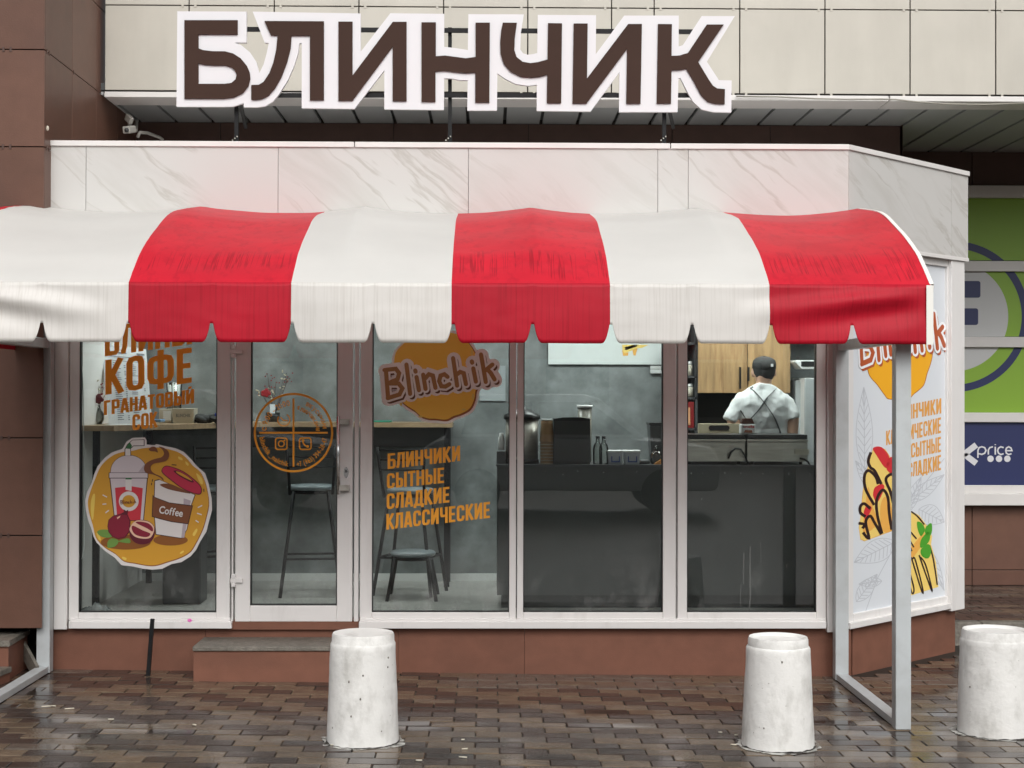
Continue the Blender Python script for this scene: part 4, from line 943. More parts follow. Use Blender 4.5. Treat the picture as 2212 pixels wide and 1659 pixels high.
dpoly(inn, c_yb, 'pancake_edge'); dpoly([(x-3, y-6) for x, y in grow(inn, -2)], c_y, 'pancake')
for p in ([(140,570),(158,575),(150,700),(140,780),(125,740),(122,640)],[(1005,390),(1050,430),(1060,480),(1035,470)],[(975,900),(1005,855),(1015,870),(990,915)],[(870,1055),(895,1038),(900,1050),(875,1065)],[(385,1090),(420,1100),(415,1118),(390,1108)],[(170,890),(195,905),(205,950),(185,940)],[(855,250),(885,262),(890,282),(860,272)],[(915,290),(940,310),(938,328),(920,315)]): dpoly(p, c_hl, 'highlight')
dpoly(disc2(415, 968, 210, 26, 62), c_sh, 'shadow'); dpoly(disc2(790, 950, 145, 24, 46), c_sh, 'shadow')
# juice cup
dpoly([(278,430),(600,430),(566,790),(320,790)], c_ln, 'cup'); dpoly([(286,434),(592,434),(560,784),(326,784)], c_gl, 'cup')
dpoly([(325,512),(400,505),(470,500),(558,515),(538,784),(344,784)], c_red, 'juice')
dpoly([(272,384),(604,384),(604,432),(272,432)], c_ln, 'cup_rim'); dpoly([(278,388),(598,388),(598,428),(278,428)], c_gl, 'cup_rim')
dome = [(288,384)]+[(440-150*math.cos(math.pi*k/16), 372-132*math.sin(math.pi*k/16)) for k in range(17)]+[(592,384)]
dpoly(grow(dome, 4), c_ln, 'dome_lid'); dpoly(dome, c_gl, 'dome_lid'); dpoly([(520,380),(575,310),(590,384)], c_gl2, 'lid_shade')
dpoly([(405,245),(405,190),(425,150),(470,110),(572,106),(572,162),(480,164),(458,185),(460,245)], c_ln, 'straw'); dpoly([(411,243),(411,190),(430,153),(472,114),(566,111),(566,157),(478,158),(453,183),(454,243)], c_w, 'straw'); dpoly([(413,183),(430,153),(450,130),(468,162),(455,187)], c_dgn, 'straw_bend')
dpoly([(413,428),(464,428),(464,540),(413,528)], c_w, 'straw'); dpoly([(413,428),(464,428),(464,442),(413,442)], c_dgn, 'straw_band')
dpoly(disc2(440, 625, 83, 28), c_w, 'cup_badge'); dpoly(disc2(440, 625, 55, 22, 52), c_y, 'cup_badge')
def SL(l): return lambda x, y: DP(.012+l)(372+(x-96)*.218, 604+(y-245)*.2+(x-96)*.02+14)
lm = MB(); kk = 0
for s in LOGO:
    for q in ribbon(s, 26): quadadd(lm, q, SL(kk*.00003))
    kk = (kk+1) % 6
lm.build('small_lettering', c_br, dk)
# coffee cup
dpoly([(655,450),(690,440),(1000,570),(965,660),(930,860),(885,938),(665,905),(648,700)], c_ln, 'coffee_cup'); dpoly([(661,455),(700,447),(992,572),(960,660),(925,860),(882,932),(670,900),(654,700)], c_w, 'coffee_cup')
dpoly([(900,600),(960,620),(935,760),(905,930),(880,930),(895,800)], c_gl2, 'cup_shade'); dpoly([(700,485),(780,478),(880,520),(960,560),(860,545),(760,520)], c_br, 'coffee')
dpoly([(640,570),(660,590),(780,635),(978,660),(940,818),(800,800),(700,775),(633,755)], c_ln, 'sleeve'); dpoly([(645,580),(664,597),(780,641),(970,666),(935,811),(800,793),(700,768),(639,750)], c_br, 'sleeve')
dpoly([(716,360),(745,328),(800,335),(900,375),(1000,450),(1045,500),(1052,545),(1030,570),(960,552),(880,515),(780,440),(722,390)], c_dr2, 'cup_lid'); dpoly([(722,360),(748,334),(800,341),(896,381),(994,455),(1038,503),(1045,542),(1028,562),(962,546),(884,510),(784,434),(728,386)], c_lid, 'cup_lid')
dpoly([(815,370),(860,372),(930,410),(985,460),(960,465),(900,435),(850,405)], c_dr2, 'lid_hollow'); dpoly([(835,377),(870,382),(930,416),(970,452),(920,432),(865,402)], c_y, 'lid_gap')
dpoly([(730,455),(700,425),(640,400),(590,390),(568,360),(575,320),(610,290),(660,270),(715,255),(735,225),(720,190),(690,168),(730,175),(770,205),(778,245),(755,285),(700,300),(650,310),(625,335),(630,370),(660,395),(705,415),(728,435)], c_br, 'coffee_splash'); dpoly([(608,190),(630,170),(665,172),(685,215),(660,208),(625,205)], c_br, 'splash_drop')
# pomegranates, leaves
dpoly([(175,880),(215,862),(280,870),(300,920),(250,930),(200,915)], c_gn, 'leaf'); dpoly([(262,1010),(265,960),(300,935),(355,955),(330,1000),(280,1015)], c_gn, 'leaf'); dpoly([(355,960),(420,935),(450,945),(450,975),(390,970)], c_gn, 'leaf')
dpoly([(262,835),(270,780),(310,745),(370,730),(400,715),(398,692),(418,706),(436,696),(430,735),(455,790),(450,880),(410,930),(350,942),(300,920),(270,885)], c_dr2, 'pomegranate'); dpoly([(268,835),(276,783),(314,751),(370,737),(424,740),(446,792),(440,876),(405,922),(350,934),(304,913),(276,880)], c_dr, 'pomegranate'); dpoly([(340,760),(370,745),(365,760),(345,775)], c_pk, 'gleam')
dpoly([(445,880),(450,840),(480,800),(520,780),(600,790),(650,830),(660,890),(630,960),(570,985),(500,975),(455,930)], c_dr2, 'cut_pomegranate'); dpoly([(448,870),(455,835),(480,802),(520,784),(600,794),(648,832),(650,880),(620,930),(560,938),(490,920)], c_pk, 'cut_face')
dpoly([(465,855),(478,830),(560,870),(620,895),(600,922),(550,922),(490,900)], c_dr, 'seeds'); dpoly([(500,805),(530,795),(600,808),(640,845),(638,878),(590,850)], c_dr, 'seeds')
for pts in ([(222,572),(258,590)],[(220,650),(252,647)],[(245,722),(274,700)],[(1018,678),(1055,660)],[(1012,725),(1052,738)],[(1000,785),(1026,802)]): dline(pts, 9, c_w, 'ray')
for pts in ([(640,440),(636,460)],[(632,470),(630,490)],[(800,318),(840,322)],[(1068,520),(1070,545)]): dline(pts, 7, c_ln, 'tick')
cm_ = MB(); W_ = flen('Coffee', 90, .95, .02)
ftext(cm_, 'Coffee', lambda u, v: DP(.0135)(690+u*200/W_+v*.18, 722+(u*200/W_)*.17-v*.95), 90, .95, .02); cm_.build('small_lettering', c_w, dk)
# ---- door decal
dd = thing('door_sticker', P(634, 1018, YP), 'round orange line sticker with opening hours, phone number and icons on the glass door', 'sticker')
md = M['orange_letters']; mb = MB(); CXd, CYd, RD = 634, 934.5, 83.5
r1_, r0_ = ring(CXd, CYd, RD-2.3, RD+2.3); mb_ = MB()
for k in range(96): quadadd(mb_, [r1_[k], r1_[k+1], r0_[k+1], r0_[k]], PF(.0004))
mb_.build('circle', md, dd)
mb = MB()
for q in ribbon([(634,861),(634,1008)], 4.2): quadadd(mb, q, PF(.0006))
for q in ribbon([(560,934.8),(708,934.8)], 4.2): quadadd(mb, q, PF(.0008))
mb.build('cross', md, dd)
for cx, cy in ((607.7,958.5),(659.5,958.5)):
    mb = MB(); o_r = rrect(cx-13.8, cy-13.8, cx+13.8, cy+13.8, 6); i_r = rrect(cx-11, cy-11, cx+11, cy+11, 4.5)
    for k in range(len(o_r)): quadadd(mb, [o_r[k], o_r[(k+1)%20], i_r[(k+1)%20], i_r[k]], PF(.0004))
    mb.build('icon_frame', md, dd)
mb = MB()
for k in range(24):
    a0, a1 = 2*math.pi*k/24, 2*math.pi*(k+1)/24; quadadd(mb, [(607.7+r*math.cos(t), 958.5+r*math.sin(t)) for r, t in ((7.6,a0),(7.6,a1),(4.8,a1),(4.8,a0))], PF(.0004))
mb.build('camera_icon', md, dd); mb = MB(); quadadd(mb, disc2(614.5, 951.5, 1.9), PF(.0004)); mb.build('icon_dot', md, dd); mb = MB()
for q in ribbon([(654,951),(654.5,956),(658,961.5),(663.5,965)], 3.2): quadadd(mb, q, PF(.0005))
quadadd(mb, disc2(654.5, 951.5, 3), PF(.0007)); quadadd(mb, disc2(664.5, 964.5, 3), PF(.0007)); mb.build('phone_icon', md, dd); mb = MB()
for k in range(17): a0, a1 = math.radians(-60+k*16), math.radians(-60+(k+1)*16); quadadd(mb, [(613+r*math.cos(t), 907+r*math.sin(t)) for r, t in ((14.5,a0),(14.5,a1),(12,a1),(12,a0))], PF(.0004))
for q in ribbon([(606,901),(612,908),(621,908)], 2.4): quadadd(mb, q, PF(.0005))
mb.build('clock_icon', md, dd)
mb = MB()
def arc(text, r, a_start, a_end, size, outward=True):
    W = flen(text, 1, .85, .09)
    for_len = math.radians(abs(a_end-a_start))*r; k = for_len/W
    def f(u, v):
        t = math.radians(a_start+(a_end-a_start)*u*1.0/(W))
        rr = r+v*size if outward else r-v*size
        return P(CXd+rr*math.cos(t), CYd+rr*math.sin(t), YP-.0008)
    ftext(mb, text, f, 1, .85, .09)
arc('с 9:00 - 21:00', 59, 184, 264, 17); arc('вкусными', 64, -66, -6, 15); arc('блинчиками', 49, -82, -3, 14)
arc('blinchik_nalchik', 74, 172, 98, 15, False); arc('+7 (963) 394-28-47', 74, 84, 9, 15, False)
mb.build('small_lettering', md, dd)

# ================================================================== POSTER ON THE CHAMFERED CORNER
po = thing('corner_poster', C(1940, 1330, OF), 'tall white poster with Blinchik logo, chocolate crepes and leaf sketches on the angled corner', 'poster')
def QP(l): return MC(OF-.0195+l)
def qpoly(poly, m, nm, l):
    if nm in ('strawberry', 'mint_leaf', 'crepe_fold'): poly = smooth(poly)
    return MB().flat([poly], QP(l)).build(nm, m, po)
def qlines(lines, t, m, nm, l):
    mb = MB(); k = 0
    for s in lines:
        for q in ribbon(s, t): quadadd(mb, q, QP(l+k*.00004))
        k = (k+1) % 9
    return mb.build(nm, m, po)
z_ = lambda pts: [(1783+.28117*x, 905.2+.28117*y) for x, y in pts]     # second crop units
y_ = lambda pts: [(1783+.29771*x, 548.6+.29771*y) for x, y in pts]     # first crop units
qpoly([(1843,542),(2046,574),(2046,1289),(1843,1325)], pr('poster_white', (214,219,224)), 'sheet', .0004)
p_leaf = pr('poster_grey_line', (188,192,198)); p_or = pr('poster_orange', (222,158,72)); p_log = pr('poster_logo_rust', (178,84,42)); p_bl = pr('poster_pancake', (238,172,30)); p_rm = pr('poster_pancake_rim', (170,92,30))
p_w = pr('poster_bright_white', (238,240,242)); p_cr = pr('poster_crepe', (238,206,112)); p_cr2 = pr('poster_crepe_shade', (232,172,80)); p_ch = pr('poster_chocolate', (42,18,14)); p_st = pr('poster_strawberry', (206,44,52)); p_mint = pr('poster_mint', (74,158,40)); p_mint2 = pr('poster_mint_dark', (40,110,28))
def leaf(x0, y0, x1, y1, wd, n=9):
    d = Vector((x1-x0, y1-y0)); L = d.length; t = d.normalized(); nn = Vector((-t.y, t.x)); out = []
    prof_ = [(u, math.sin(math.pi*u**.8)*wd) for u in [k/12 for k in range(13)]]
    e = lambda u, w: (x0+t.x*L*u+nn.x*w, y0+t.y*L*u+nn.y*w)
    out.append([e(u, w) for u, w in prof_]); out.append([e(u, -w) for u, w in prof_]); out.append([e(0, 0), e(1, 0)])
    for k in range(1, n+1):
        u = k/(n+1.5); w = math.sin(math.pi*min(1, u+.12)**.8)*wd*.85; out.append([e(u, 0), e(min(1, u+.12), w)]); out.append([e(u, 0), e(min(1, u+.12), -w)])
    return out
def clipl(s): return [p for p in s if 1845 < p[0] < 2045]
for a_l in ((1868,1015,1866,836,18),(1890,1060,1848,995,12,6),(1935,1170,1845,1215,24,9),(1985,1100,2040,1128,22,6),(1965,1085,2040,1025,14,7),(1955,1110,1990,1030,13,7),(1850,1300,1895,1240,15,7),(2002,1180,2040,1276,10,5),(1905,1255,1855,1262,10,5)):
    qlines([clipl(s) for s in leaf(*a_l) if len(clipl(s)) > 1], 1.5, p_leaf, 'leaf_sketch', .0008)
for s in ([(1870,1320),(1895,1250),(1935,1175)],[(1960,1110),(1985,1060),(2040,990)]): qlines([s], 1.5, p_leaf, 'stem_sketch', .0008)
blob_ = smooth(y_([(300,720),(312,850),(335,900),(380,950),(430,1020),(460,1050),(540,1050),(610,1045),(640,1015),(700,965),(720,930),(735,870),(760,800),(775,730),(770,650),(720,560),(600,520),(450,530),(340,600)]))
qpoly(grow(blob_, 1.4), p_rm, 'pancake_rim', .0012); qpoly(blob_, p_bl, 'pancake', .0015)
def QL(l): return lambda x, y: C(1829+.3065*x, 758+.49*(y-320)+.0174*(x-690), OF-.0195+.0008+l)
logo(po, QL, p_log, p_log, p_w, None)
def wordc(text, x0, y0, x1, y1, h0, h1):
    mb = MB(); word(mb, text, x0, y0, x1, y1, h0, h1, lambda l: QP(.0012+l), .15); mb.build('lettering', p_or, po)
wordc('БЛИНЧИКИ', 1934, 911, 2033.5, 893, 31, 33); wordc('КЛАССИЧЕСКИЕ', 1914, 962, 2033, 935, 31, 34); wordc('СЫТНЫЕ', 1968, 989, 2033, 976, 31, 33); wordc('СЛАДКИЕ', 1962, 1032, 2033, 1015, 31, 33)
cr1 = z_([(365,230),(400,215),(460,235),(500,300),(530,330),(545,600),(530,850),(420,890),(300,935),(270,920),(258,830),(270,760),(290,560),(310,420),(340,330)])
qpoly(grow(cr1, 1.2), p_cr2, 'crepe', .0012); qpoly(cr1, p_cr, 'crepe', .0015)
qpoly(z_([(330,520),(360,660),(400,800),(300,880),(290,800),(310,640)]), p_cr2, 'crepe_fold', .0018); qpoly(z_([(450,600),(500,640),(520,840),(440,860),(420,700)]), p_cr2, 'crepe_fold', .0018)
for s in ([(365,225),(430,215),(490,290),(480,370),(450,365),(400,290)],[(490,300),(535,310),(540,470),(500,420),(470,380)],[(385,520),(440,500),(450,540),(400,640),(370,600),(368,560)],[(320,665),(350,670),(352,700),(310,770),(295,740),(298,700)],[(640,505),(650,520),(650,560),(636,570)]): qpoly(z_(s), p_st, 'strawberry', .0021)
for s in ([(350,255),(330,320),(345,370),(380,400),(430,500)],[(405,500),(385,440),(330,395),(300,440),(310,540),(375,660)],[(435,880),(400,740),(395,620),(440,545),(480,600),(490,720),(510,850)],[(430,885),(380,800),(345,745),(310,790),(335,905)],[(520,640),(500,560),(465,470),(490,430),(530,420)],[(310,750),(270,720),(270,670),(300,650),(345,690)],[(255,800),(300,810),(285,840)],[(290,870),(320,910),(345,915)]): qlines([smooth(z_(s), False, 5)], 6.2, p_ch, 'chocolate', .0024)
cr2 = z_([(560,640),(640,695),(720,740),(780,820),(820,900),(812,960),(850,1100),(868,1290),(640,1360),(560,1370),(530,1250),(530,900)])
qpoly(cr2, p_cr, 'crepe', .0013); qpoly(z_([(560,1130),(640,1010),(730,900),(760,860),(745,960),(640,1120),(600,1250),(560,1300)]), p_cr2, 'crepe_fold', .0018)
for s in ([(640,700),(700,740),(760,810)],[(640,850),(700,920)],[(630,900),(680,985)],[(640,960),(665,1015)],[(630,1200),(665,1335),(680,1300),(640,1150)],[(660,1060),(740,1320),(745,1290),(690,1080),(670,1075)],[(720,1045),(810,1300),(815,1290),(770,1120),(730,1060)],[(800,970),(830,1080),(860,1275)]): qlines([smooth(z_(s), False, 5)], 3.2, p_ch, 'chocolate', .0024)
for s in ([(705,790),(740,800),(765,850),(735,900),(710,850)],[(815,800),(818,870),(790,910),(765,870),(775,825)],[(745,910),(790,865),(805,900),(790,950),(735,990),(728,950)],[(735,1000),(790,960),(812,1010),(800,1060),(770,1070),(738,1045)]): qpoly(z_(s), p_mint, 'mint_leaf', .0027)
# ================================================================== INSIDE THE KIOSK
# bar table along the rear wall, turning towards the left window
ZT_B = 1.53
tb = thing('bar_table', P(600, 1250, 11.5), 'high oak topped bar table on black legs along the rear wall behind the door', 'table')
xe = P(977, 912, 11.45).x; xl_ = KL+.08
top = [(xl_, 10.02), (P(250, 930, 10.05).x, 10.0), (P(470, 925, 10.9).x, 10.95), (P(560, 912, 11.45).x, 11.42), (xe, 11.42), (xe, YI-.01), (xl_, YI-.01)]
MB().prism([top], lambda x, y: Vector((x, y, ZT_B-.035)), (0,0,.035)).build('table_top', M['table_wood'], tb)
MB().box(P(530, 930, 11.6).x, xe-.04, 11.56, 11.58, ZT_B-.19, ZT_B-.036).build('apron_board', M['black_panel'], tb)
for x, y in ((xe-.04, 11.48), (xe-.04, 11.80), (P(500,1000,11.5).x, 11.5), (xl_+.1, 10.12), (xl_+.1, 11.7), (-1.05, 11.8)):
    MB().box(x-.02, x+.02, y-.02, y+.02, ZI, ZT_B-.036).build('leg', M['black_steel'], tb)
# stools
def stool(cx, cy, zs_, label, back=True, rot=0, r=.165, low=False):
    t = thing('bar_stool', (cx, cy, ZI), label, 'stool', 'stools by the bar table'); R_ = Matrix.Rotation(rot, 3, 'Z'); c0 = Vector((cx, cy, 0))
    W = lambda x, y, z: c0+R_ @ Vector((x, y, z))
    MB().lathe([(r-.01, zs_-.035), (r, zs_-.03), (r+.006, zs_-.012), (r-.008, zs_), (.01, zs_+.006)], c0, 32).build('seat', M['grey_cush'], t)
    MB().lathe([(r-.02, zs_-.06), (r-.01, zs_-.036)], c0, 24).build('seat_ring', M['black_steel'], t)
    k = .62 if low else 1
    for sx_ in (-1, 1):
        for sy_ in (-1, 1):
            top_ = W(sx_*.12, sy_*.12, zs_-.04); bot = W(sx_*.215*k if not low else sx_*.17, sy_*.2, ZI)
            MB().tube([bot, top_], .0125, 8).build('leg', M['black_steel'], t)
        if back:
            MB().tube([W(sx_*.15, -.15, zs_-.06), W(sx_*.158, -.20, zs_+.1), W(sx_*.175, -.235, zs_+.30)], .011, 8).build('back_post', M['black_steel'], t)
    if back:
        for z in (.14, .21, .28): MB().tube([W(-.165+.0, -.215, zs_+z), W(0, -.245, zs_+z), W(.165, -.215, zs_+z)], .007, 6).build('back_rung', M['black_steel'], t)
    if low: return t
    zr = ZI+.27
    kk = .12+.09*(1-(zr-ZI)/(zs_-ZI)); 
    for a_, b_ in (((-1,-1),(1,-1)),((1,-1),(1,1)),((1,1),(-1,1)),((-1,1),(-1,-1))): MB().tube([W(a_[0]*kk, a_[1]*kk, zr), W(b_[0]*kk, b_[1]*kk, zr)], .009, 6).build('foot_rail', M['black_steel'], t)
    return t
p = P(672, 1047, 11.05); stool(p.x, 11.05, p.z, 'tall bar stool with round grey seat seen through the glass door', rot=.12)
p = P(892, 1055, 11.05); stool(p.x-.02, 11.1, p.z, 'tall bar stool behind the four orange words on the middle window', rot=-.25)
p = P(893, 1188, 10.9); stool(p.x, 10.85, p.z, 'low round grey stool under the bar table behind the middle window', back=False, low=True, r=.155)
p = P(445, 1050, 11.15); stool(p.x, 11.2, p.z, 'bar stool half hidden behind the drinks sticker on the left window', rot=.5)
bn = thing('waste_bin', (P(385, 1300, 10.3).x, 10.5, ZI), 'dark square bin on the floor behind the drinks sticker', 'bin')
bq = P(398,1300,10.6).x; MB().box(bq-.13, bq+.13, 10.5, 10.75, ZI, ZI+.46).build('body', M['black_panel'], bn, bev=.01); MB().box(bq-.135, bq+.135, 10.495, 10.755, ZI+.462, ZI+.49).build('lid', M['black'], bn, bev=.008)
# counter
YCN = 10.3; xc0, xc1 = P(1074, 1100, YCN).x, P(1786, 1100, YCN).x+.35; zc = P(1400, 1004, YCN).z
ct_ = thing('counter', ((xc0+xc1)/2, 10.5, ZI), 'black panelled serving counter behind the two right windows', 'counter')
xm = P(1465, 1100, YCN).x
for a_, b_ in ((xc0, xm), (xm, xc1)): MB().box(a_+.001, b_-.001, YCN, YCN+.02, ZI+.09, zc-.012).build('front_panel', M['black_panel'], ct_)
MB().box(xc0+.03, xc1, YCN+.05, YCN+.5, ZI, ZI+.09).build('plinth', M['black'], ct_); MB().box(xc0, xc0+.02, YCN+.02, YCN+.55, ZI+.09, zc-.012).build('side_panel', M['black_panel'], ct_)
MB().box(xc0-.01, xc1, YCN-.012, YCN+.56, zc-.012, zc).build('worktop', M['dgrey'], ct_)
sc_ = MB()
for x, y in ((1179,1018),(1216,1025),(1248,1018),(1304,1020),(1375,1019),(1100,1130),(1101,1226),(1493,1022),(1518,1022),(1566,1022),(1600,1022),(1648,1023),(1704,1024),(1750,1022),(1516,1078)):
    q = P(x, y, YCN-.002); sc_.ell((q.x, q.y, q.z), .0045, .003, .0045, 8, 6)
tag(sc_.build('screw_heads', M['chrome'], ct_), kind='stuff')
def item(name, px, py, Y, label, cat, group=None): return thing(name, P(px, py, Y), label, cat, group)
def up(px0, px1, Y): return P(px0, 900, Y).x, P(px1, 900, Y).x
# urn
t = item('water_urn', 1127, 1004, 10.5, 'tall steel water urn with a black lid on the left end of the counter', 'urn'); x0, x1 = up(1089, 1166, 10.5); c = Vector(((x0+x1)/2, 10.5, 0)); r_ = (x1-x0)/2*.92; zt2 = P(1127, 882, 10.5).z
MB().lathe([(r_, zc), (r_, zt2-.075)], c, 36).build('body', M['steel'], t); MB().lathe([(r_+.012, zt2-.075), (r_+.014, zt2-.045), (r_-.02, zt2-.03), (r_-.04, zt2-.008), (.03, zt2-.005), (.03, zt2+.012), (.002, zt2+.013)], c, 36).build('lid', M['black'], t)
MB().lathe([(r_+.006, zc), (r_+.006, zc+.03)], c, 36).build('base_ring', M['black'], t); MB().box(c.x-.05, c.x-.02, c.y-r_-.012, c.y-r_+.02, zc+.05, zt2-.1).build('gauge', M['black'], t)
# small things left of urn
t = item('salt_mill', 1082, 975, 10.45, 'small clear bottle on a dark box at the counter\'s left end', 'bottle'); q = P(1083, 972, 10.45)
MB().lathe([(.022, q.z), (.022, q.z+.085), (.014, q.z+.095), (.014, q.z+.115), (.002, q.z+.117)], (q.x, q.y, 0), 16).build('body', M['white_plastic'], t)
tag(bxp(1073, 975, 1093, 1004, 10.41, 10.5).build('box', M['dgrey'], None, bev=.003), 'small dark box under a clear bottle at the counter\'s left end', 'box')
# stack of cups
cpx = up(1166, 1197, 10.4); cxm = (cpx[0]+cpx[1])/2
t = item('cup_stack', 1180, 1004, 10.4, 'stack of brown paper cups beside the water urn', 'cup stack'); z = zc; n = 0
ztop = P(1180, 905, 10.4).z
while z < ztop-.155: MB().lathe([(.051, z), (.051, z+.005), (.044, z+.0055), (.0435, z+.0205), (.001, z+.0206)], (cxm, 10.4, 0), 24).build('cup', M['kraft'], t); MB().lathe([(.0515, z+.001), (.0525, z+.003), (.0515, z+.005)], (cxm, 10.4, 0), 24).build('cup_rim', M['cream'], t); z += .0215
MB().lathe([(.049, z), (.050, z+.004), (.045, z+.05), (.040, z+.12), (.037, ztop-.006)], (cxm, 10.4, 0), 24).build('cup', M['kraft'], t); MB().lathe([(.039, ztop-.010), (.039, ztop), (.001, ztop)], (cxm, 10.4, 0), 24).build('cup_base', M['white_plastic'], t)
# box / till
t = item('till_screen', 1236, 1004, 10.38, 'black coffee machine back standing on the counter between cups and bottles', 'machine'); x0, x1 = up(1196, 1274.5, 10.38); z1 = P(1236, 903, 10.38).z
pts = [(x0, zc), (x1, zc), (x1, z1-.006), ((x0+x1)/2+.06, z1), ((x0+x1)/2-.06, z1), (x0, z1-.006)]
MB().prism([pts], lambda x, y: Vector((x, 10.36, y)), (0,.28,0)).build('housing', M['black'], t, bev=.006); MB().box(x0+.002, x1-.002, 10.353, 10.359, zc+.02, z1-.02).build('back_plate', M['black_panel'], t)
# jar behind
t = item('storage_jar', 1263, 905, 10.7, 'clear jar with a white lid standing behind the black machine', 'jar'); x0, x1 = up(1246, 1281, 10.7); c = ((x0+x1)/2, 10.72, 0); z1 = P(1263, 875, 10.7).z
MB().lathe([(.048, zc+.0), (.048, z1-.02)], c, 24).build('body', mat('dim_jar', (.22,.21,.18), .3), t); MB().lathe([(.055, z1-.02), (.055, z1), (.001, z1+.001)], c, 24).build('lid', M['white_plastic'], t)
# glass bottles
for px, lab in ((1291, 'clear glass bottle with a black cap, left of the pair on the counter'), (1304, 'clear glass bottle, right of the pair on the counter')):
    t = item('glass_bottle', px, 1004, 10.4, lab, 'bottle', 'glass bottles on the counter'); q = P(px, 1000, 10.4); h = P(px, 942, 10.4).z-zc
    MB().lathe([(.030, zc), (.032, zc+.01), (.032, zc+h*.55), (.026, zc+h*.68), (.013, zc+h*.78), (.012, zc+h*.94)], (q.x, 10.4, 0), 20).build('body', M['jar'], t); MB().lathe([(.014, zc+h*.92), (.014, zc+h), (.001, zc+h)], (q.x, 10.4, 0), 16).build('cap', M['black'], t)
for x0, x1, lab in ((1312, 1346, 'left clip top plastic box with a blue catch on the counter'), (1348, 1383, 'right clip top plastic box with a blue catch on the counter')):
    t = item('food_container', (x0+x1)/2, 1004, 10.38, lab, 'container', 'clip top boxes on the counter'); a_, b_ = up(x0, x1, 10.38); z1 = P(x0, 977, 10.38).z
    MB().hexa([(a_+.008, 10.36, zc), (b_-.008, 10.36, zc), (b_-.008, 10.5, zc), (a_+.008, 10.5, zc), (a_+.002, 10.35, z1), (b_-.002, 10.35, z1), (b_-.002, 10.51, z1), (a_+.002, 10.51, z1)]).build('tub', mat('cloudy_plastic', (.5,.53,.56), .4), t, bev=.004)
    MB().box(a_-.001, b_+.001, 10.345, 10.515, z1, z1+.012).build('lid', M['white_plastic'], t, bev=.003)
    bl = mat('blue_plastic', (.03,.07,.25), .4); mb = MB(); mb.box(a_+.024, a_+.031, 10.338, 10.35, zc+.015, zc+.055); mb.box(b_-.031, b_-.024, 10.338, 10.35, zc+.015, zc+.055); mb.box(a_+.031, b_-.031, 10.338, 10.35, zc+.015, zc+.023); mb.build('catch', bl, t)
# grinder hopper and glass jug at the right edge of window four
t = item('coffee_grinder', 1420, 1004, 10.75, 'dark coffee grinder behind the clip top boxes', 'grinder'); q = P(1424, 900, 10.75)
MB().hexa([(q.x-.06, 10.68, zc), (q.x+.09, 10.68, zc), (q.x+.09, 10.85, zc), (q.x-.06, 10.85, zc), (q.x-.075, 10.66, zc+.26), (q.x+.1, 10.66, zc+.26), (q.x+.1, 10.86, zc+.26), (q.x-.075, 10.86, zc+.26)]).build('body', M['dgrey'], t, bev=.008); MB().box(q.x-.08, q.x+.105, 10.655, 10.865, zc+.262, zc+.275).build('cover', M['black'], t)
t = item('glass_jug', 1418, 1002, 10.42, 'small glass jug with a ball stopper on the counter\'s middle', 'jug'); q = P(1418, 1000, 10.42)
MB().lathe([(.035, zc), (.045, zc+.02), (.045, zc+.06), (.03, zc+.085), (.018, zc+.09)], (q.x, 10.42, 0), 20).build('body', M['jar'], t); MB().ell((q.x, 10.42, zc+.108), .018, .018, .018).build('stopper', M['jar'], t)
tag(MB().prism([[(0,0),(.05,0),(.05,.035)]], lambda x, y: Vector((P(1413,1000,10.36).x+x, 10.36, zc+y)), (0,.05,0)).build('napkin_holder', pr('orange_card', (224,150,70))), 'orange card wedge beside the glass jug', 'card')
tag(MB().ell((P(1392,998,10.4).x, 10.42, zc+.012), .045, .03, .022).build('sponge', M['dgrey']), 'dark crumpled cloth beside the right clip top box', 'cloth')
# wall things
t = thing('wall_poster', P(1309, 787, 11.84), 'white poster with a crepe drawing on the grey rear wall above the counter', 'poster'); x0, x1 = up(1184, 1436, 11.83); z0, z1 = P(1300, 787, 11.83).z, P(1300, 655, 11.83).z
MB().box(x0, x1, 11.83, 11.855, z0, z1).build('canvas', mat('white_canvas', (.68,.72,.71), .6), t)  # plain white canvas
w_ = lambda pts: [(1069.7+.21490*x, 685.7+.21490*y) for x, y in pts]
for poly, m in (([(1275,275),(1540,275),(1480,305),(1430,310),(1300,360),(1280,330)], p_cr), ([(1275,325),(1300,360),(1340,350),(1335,385),(1285,385)], p_cr2), ([(1380,330),(1430,310),(1410,385),(1390,380)], p_cr2), ([(1300,300),(1420,270),(1430,290),(1310,330)], p_w)):
    MB().flat([w_(poly)], MP(11.828)).build('crepe_print', m, t)
for y0, y1 in ((790.5, 797), (798, 806.5)): tag(bxp(1405, y0, 1432, y1, 11.82, 11.85).build('wall_socket', M['white_plastic'], bev=.002), ('upper' if y0 < 795 else 'lower')+' white socket plate under the crepe poster', 'socket')
t = item('menu_sheet', 1063, 925, 11.83, 'pale paper sheet pinned to the rear wall right of the orange sticker', 'paper'); bxp(1036, 790, 1092, 866, 11.845, 11.855).build('sheet', mat('grey_paper', (.30,.33,.34), .7), t)
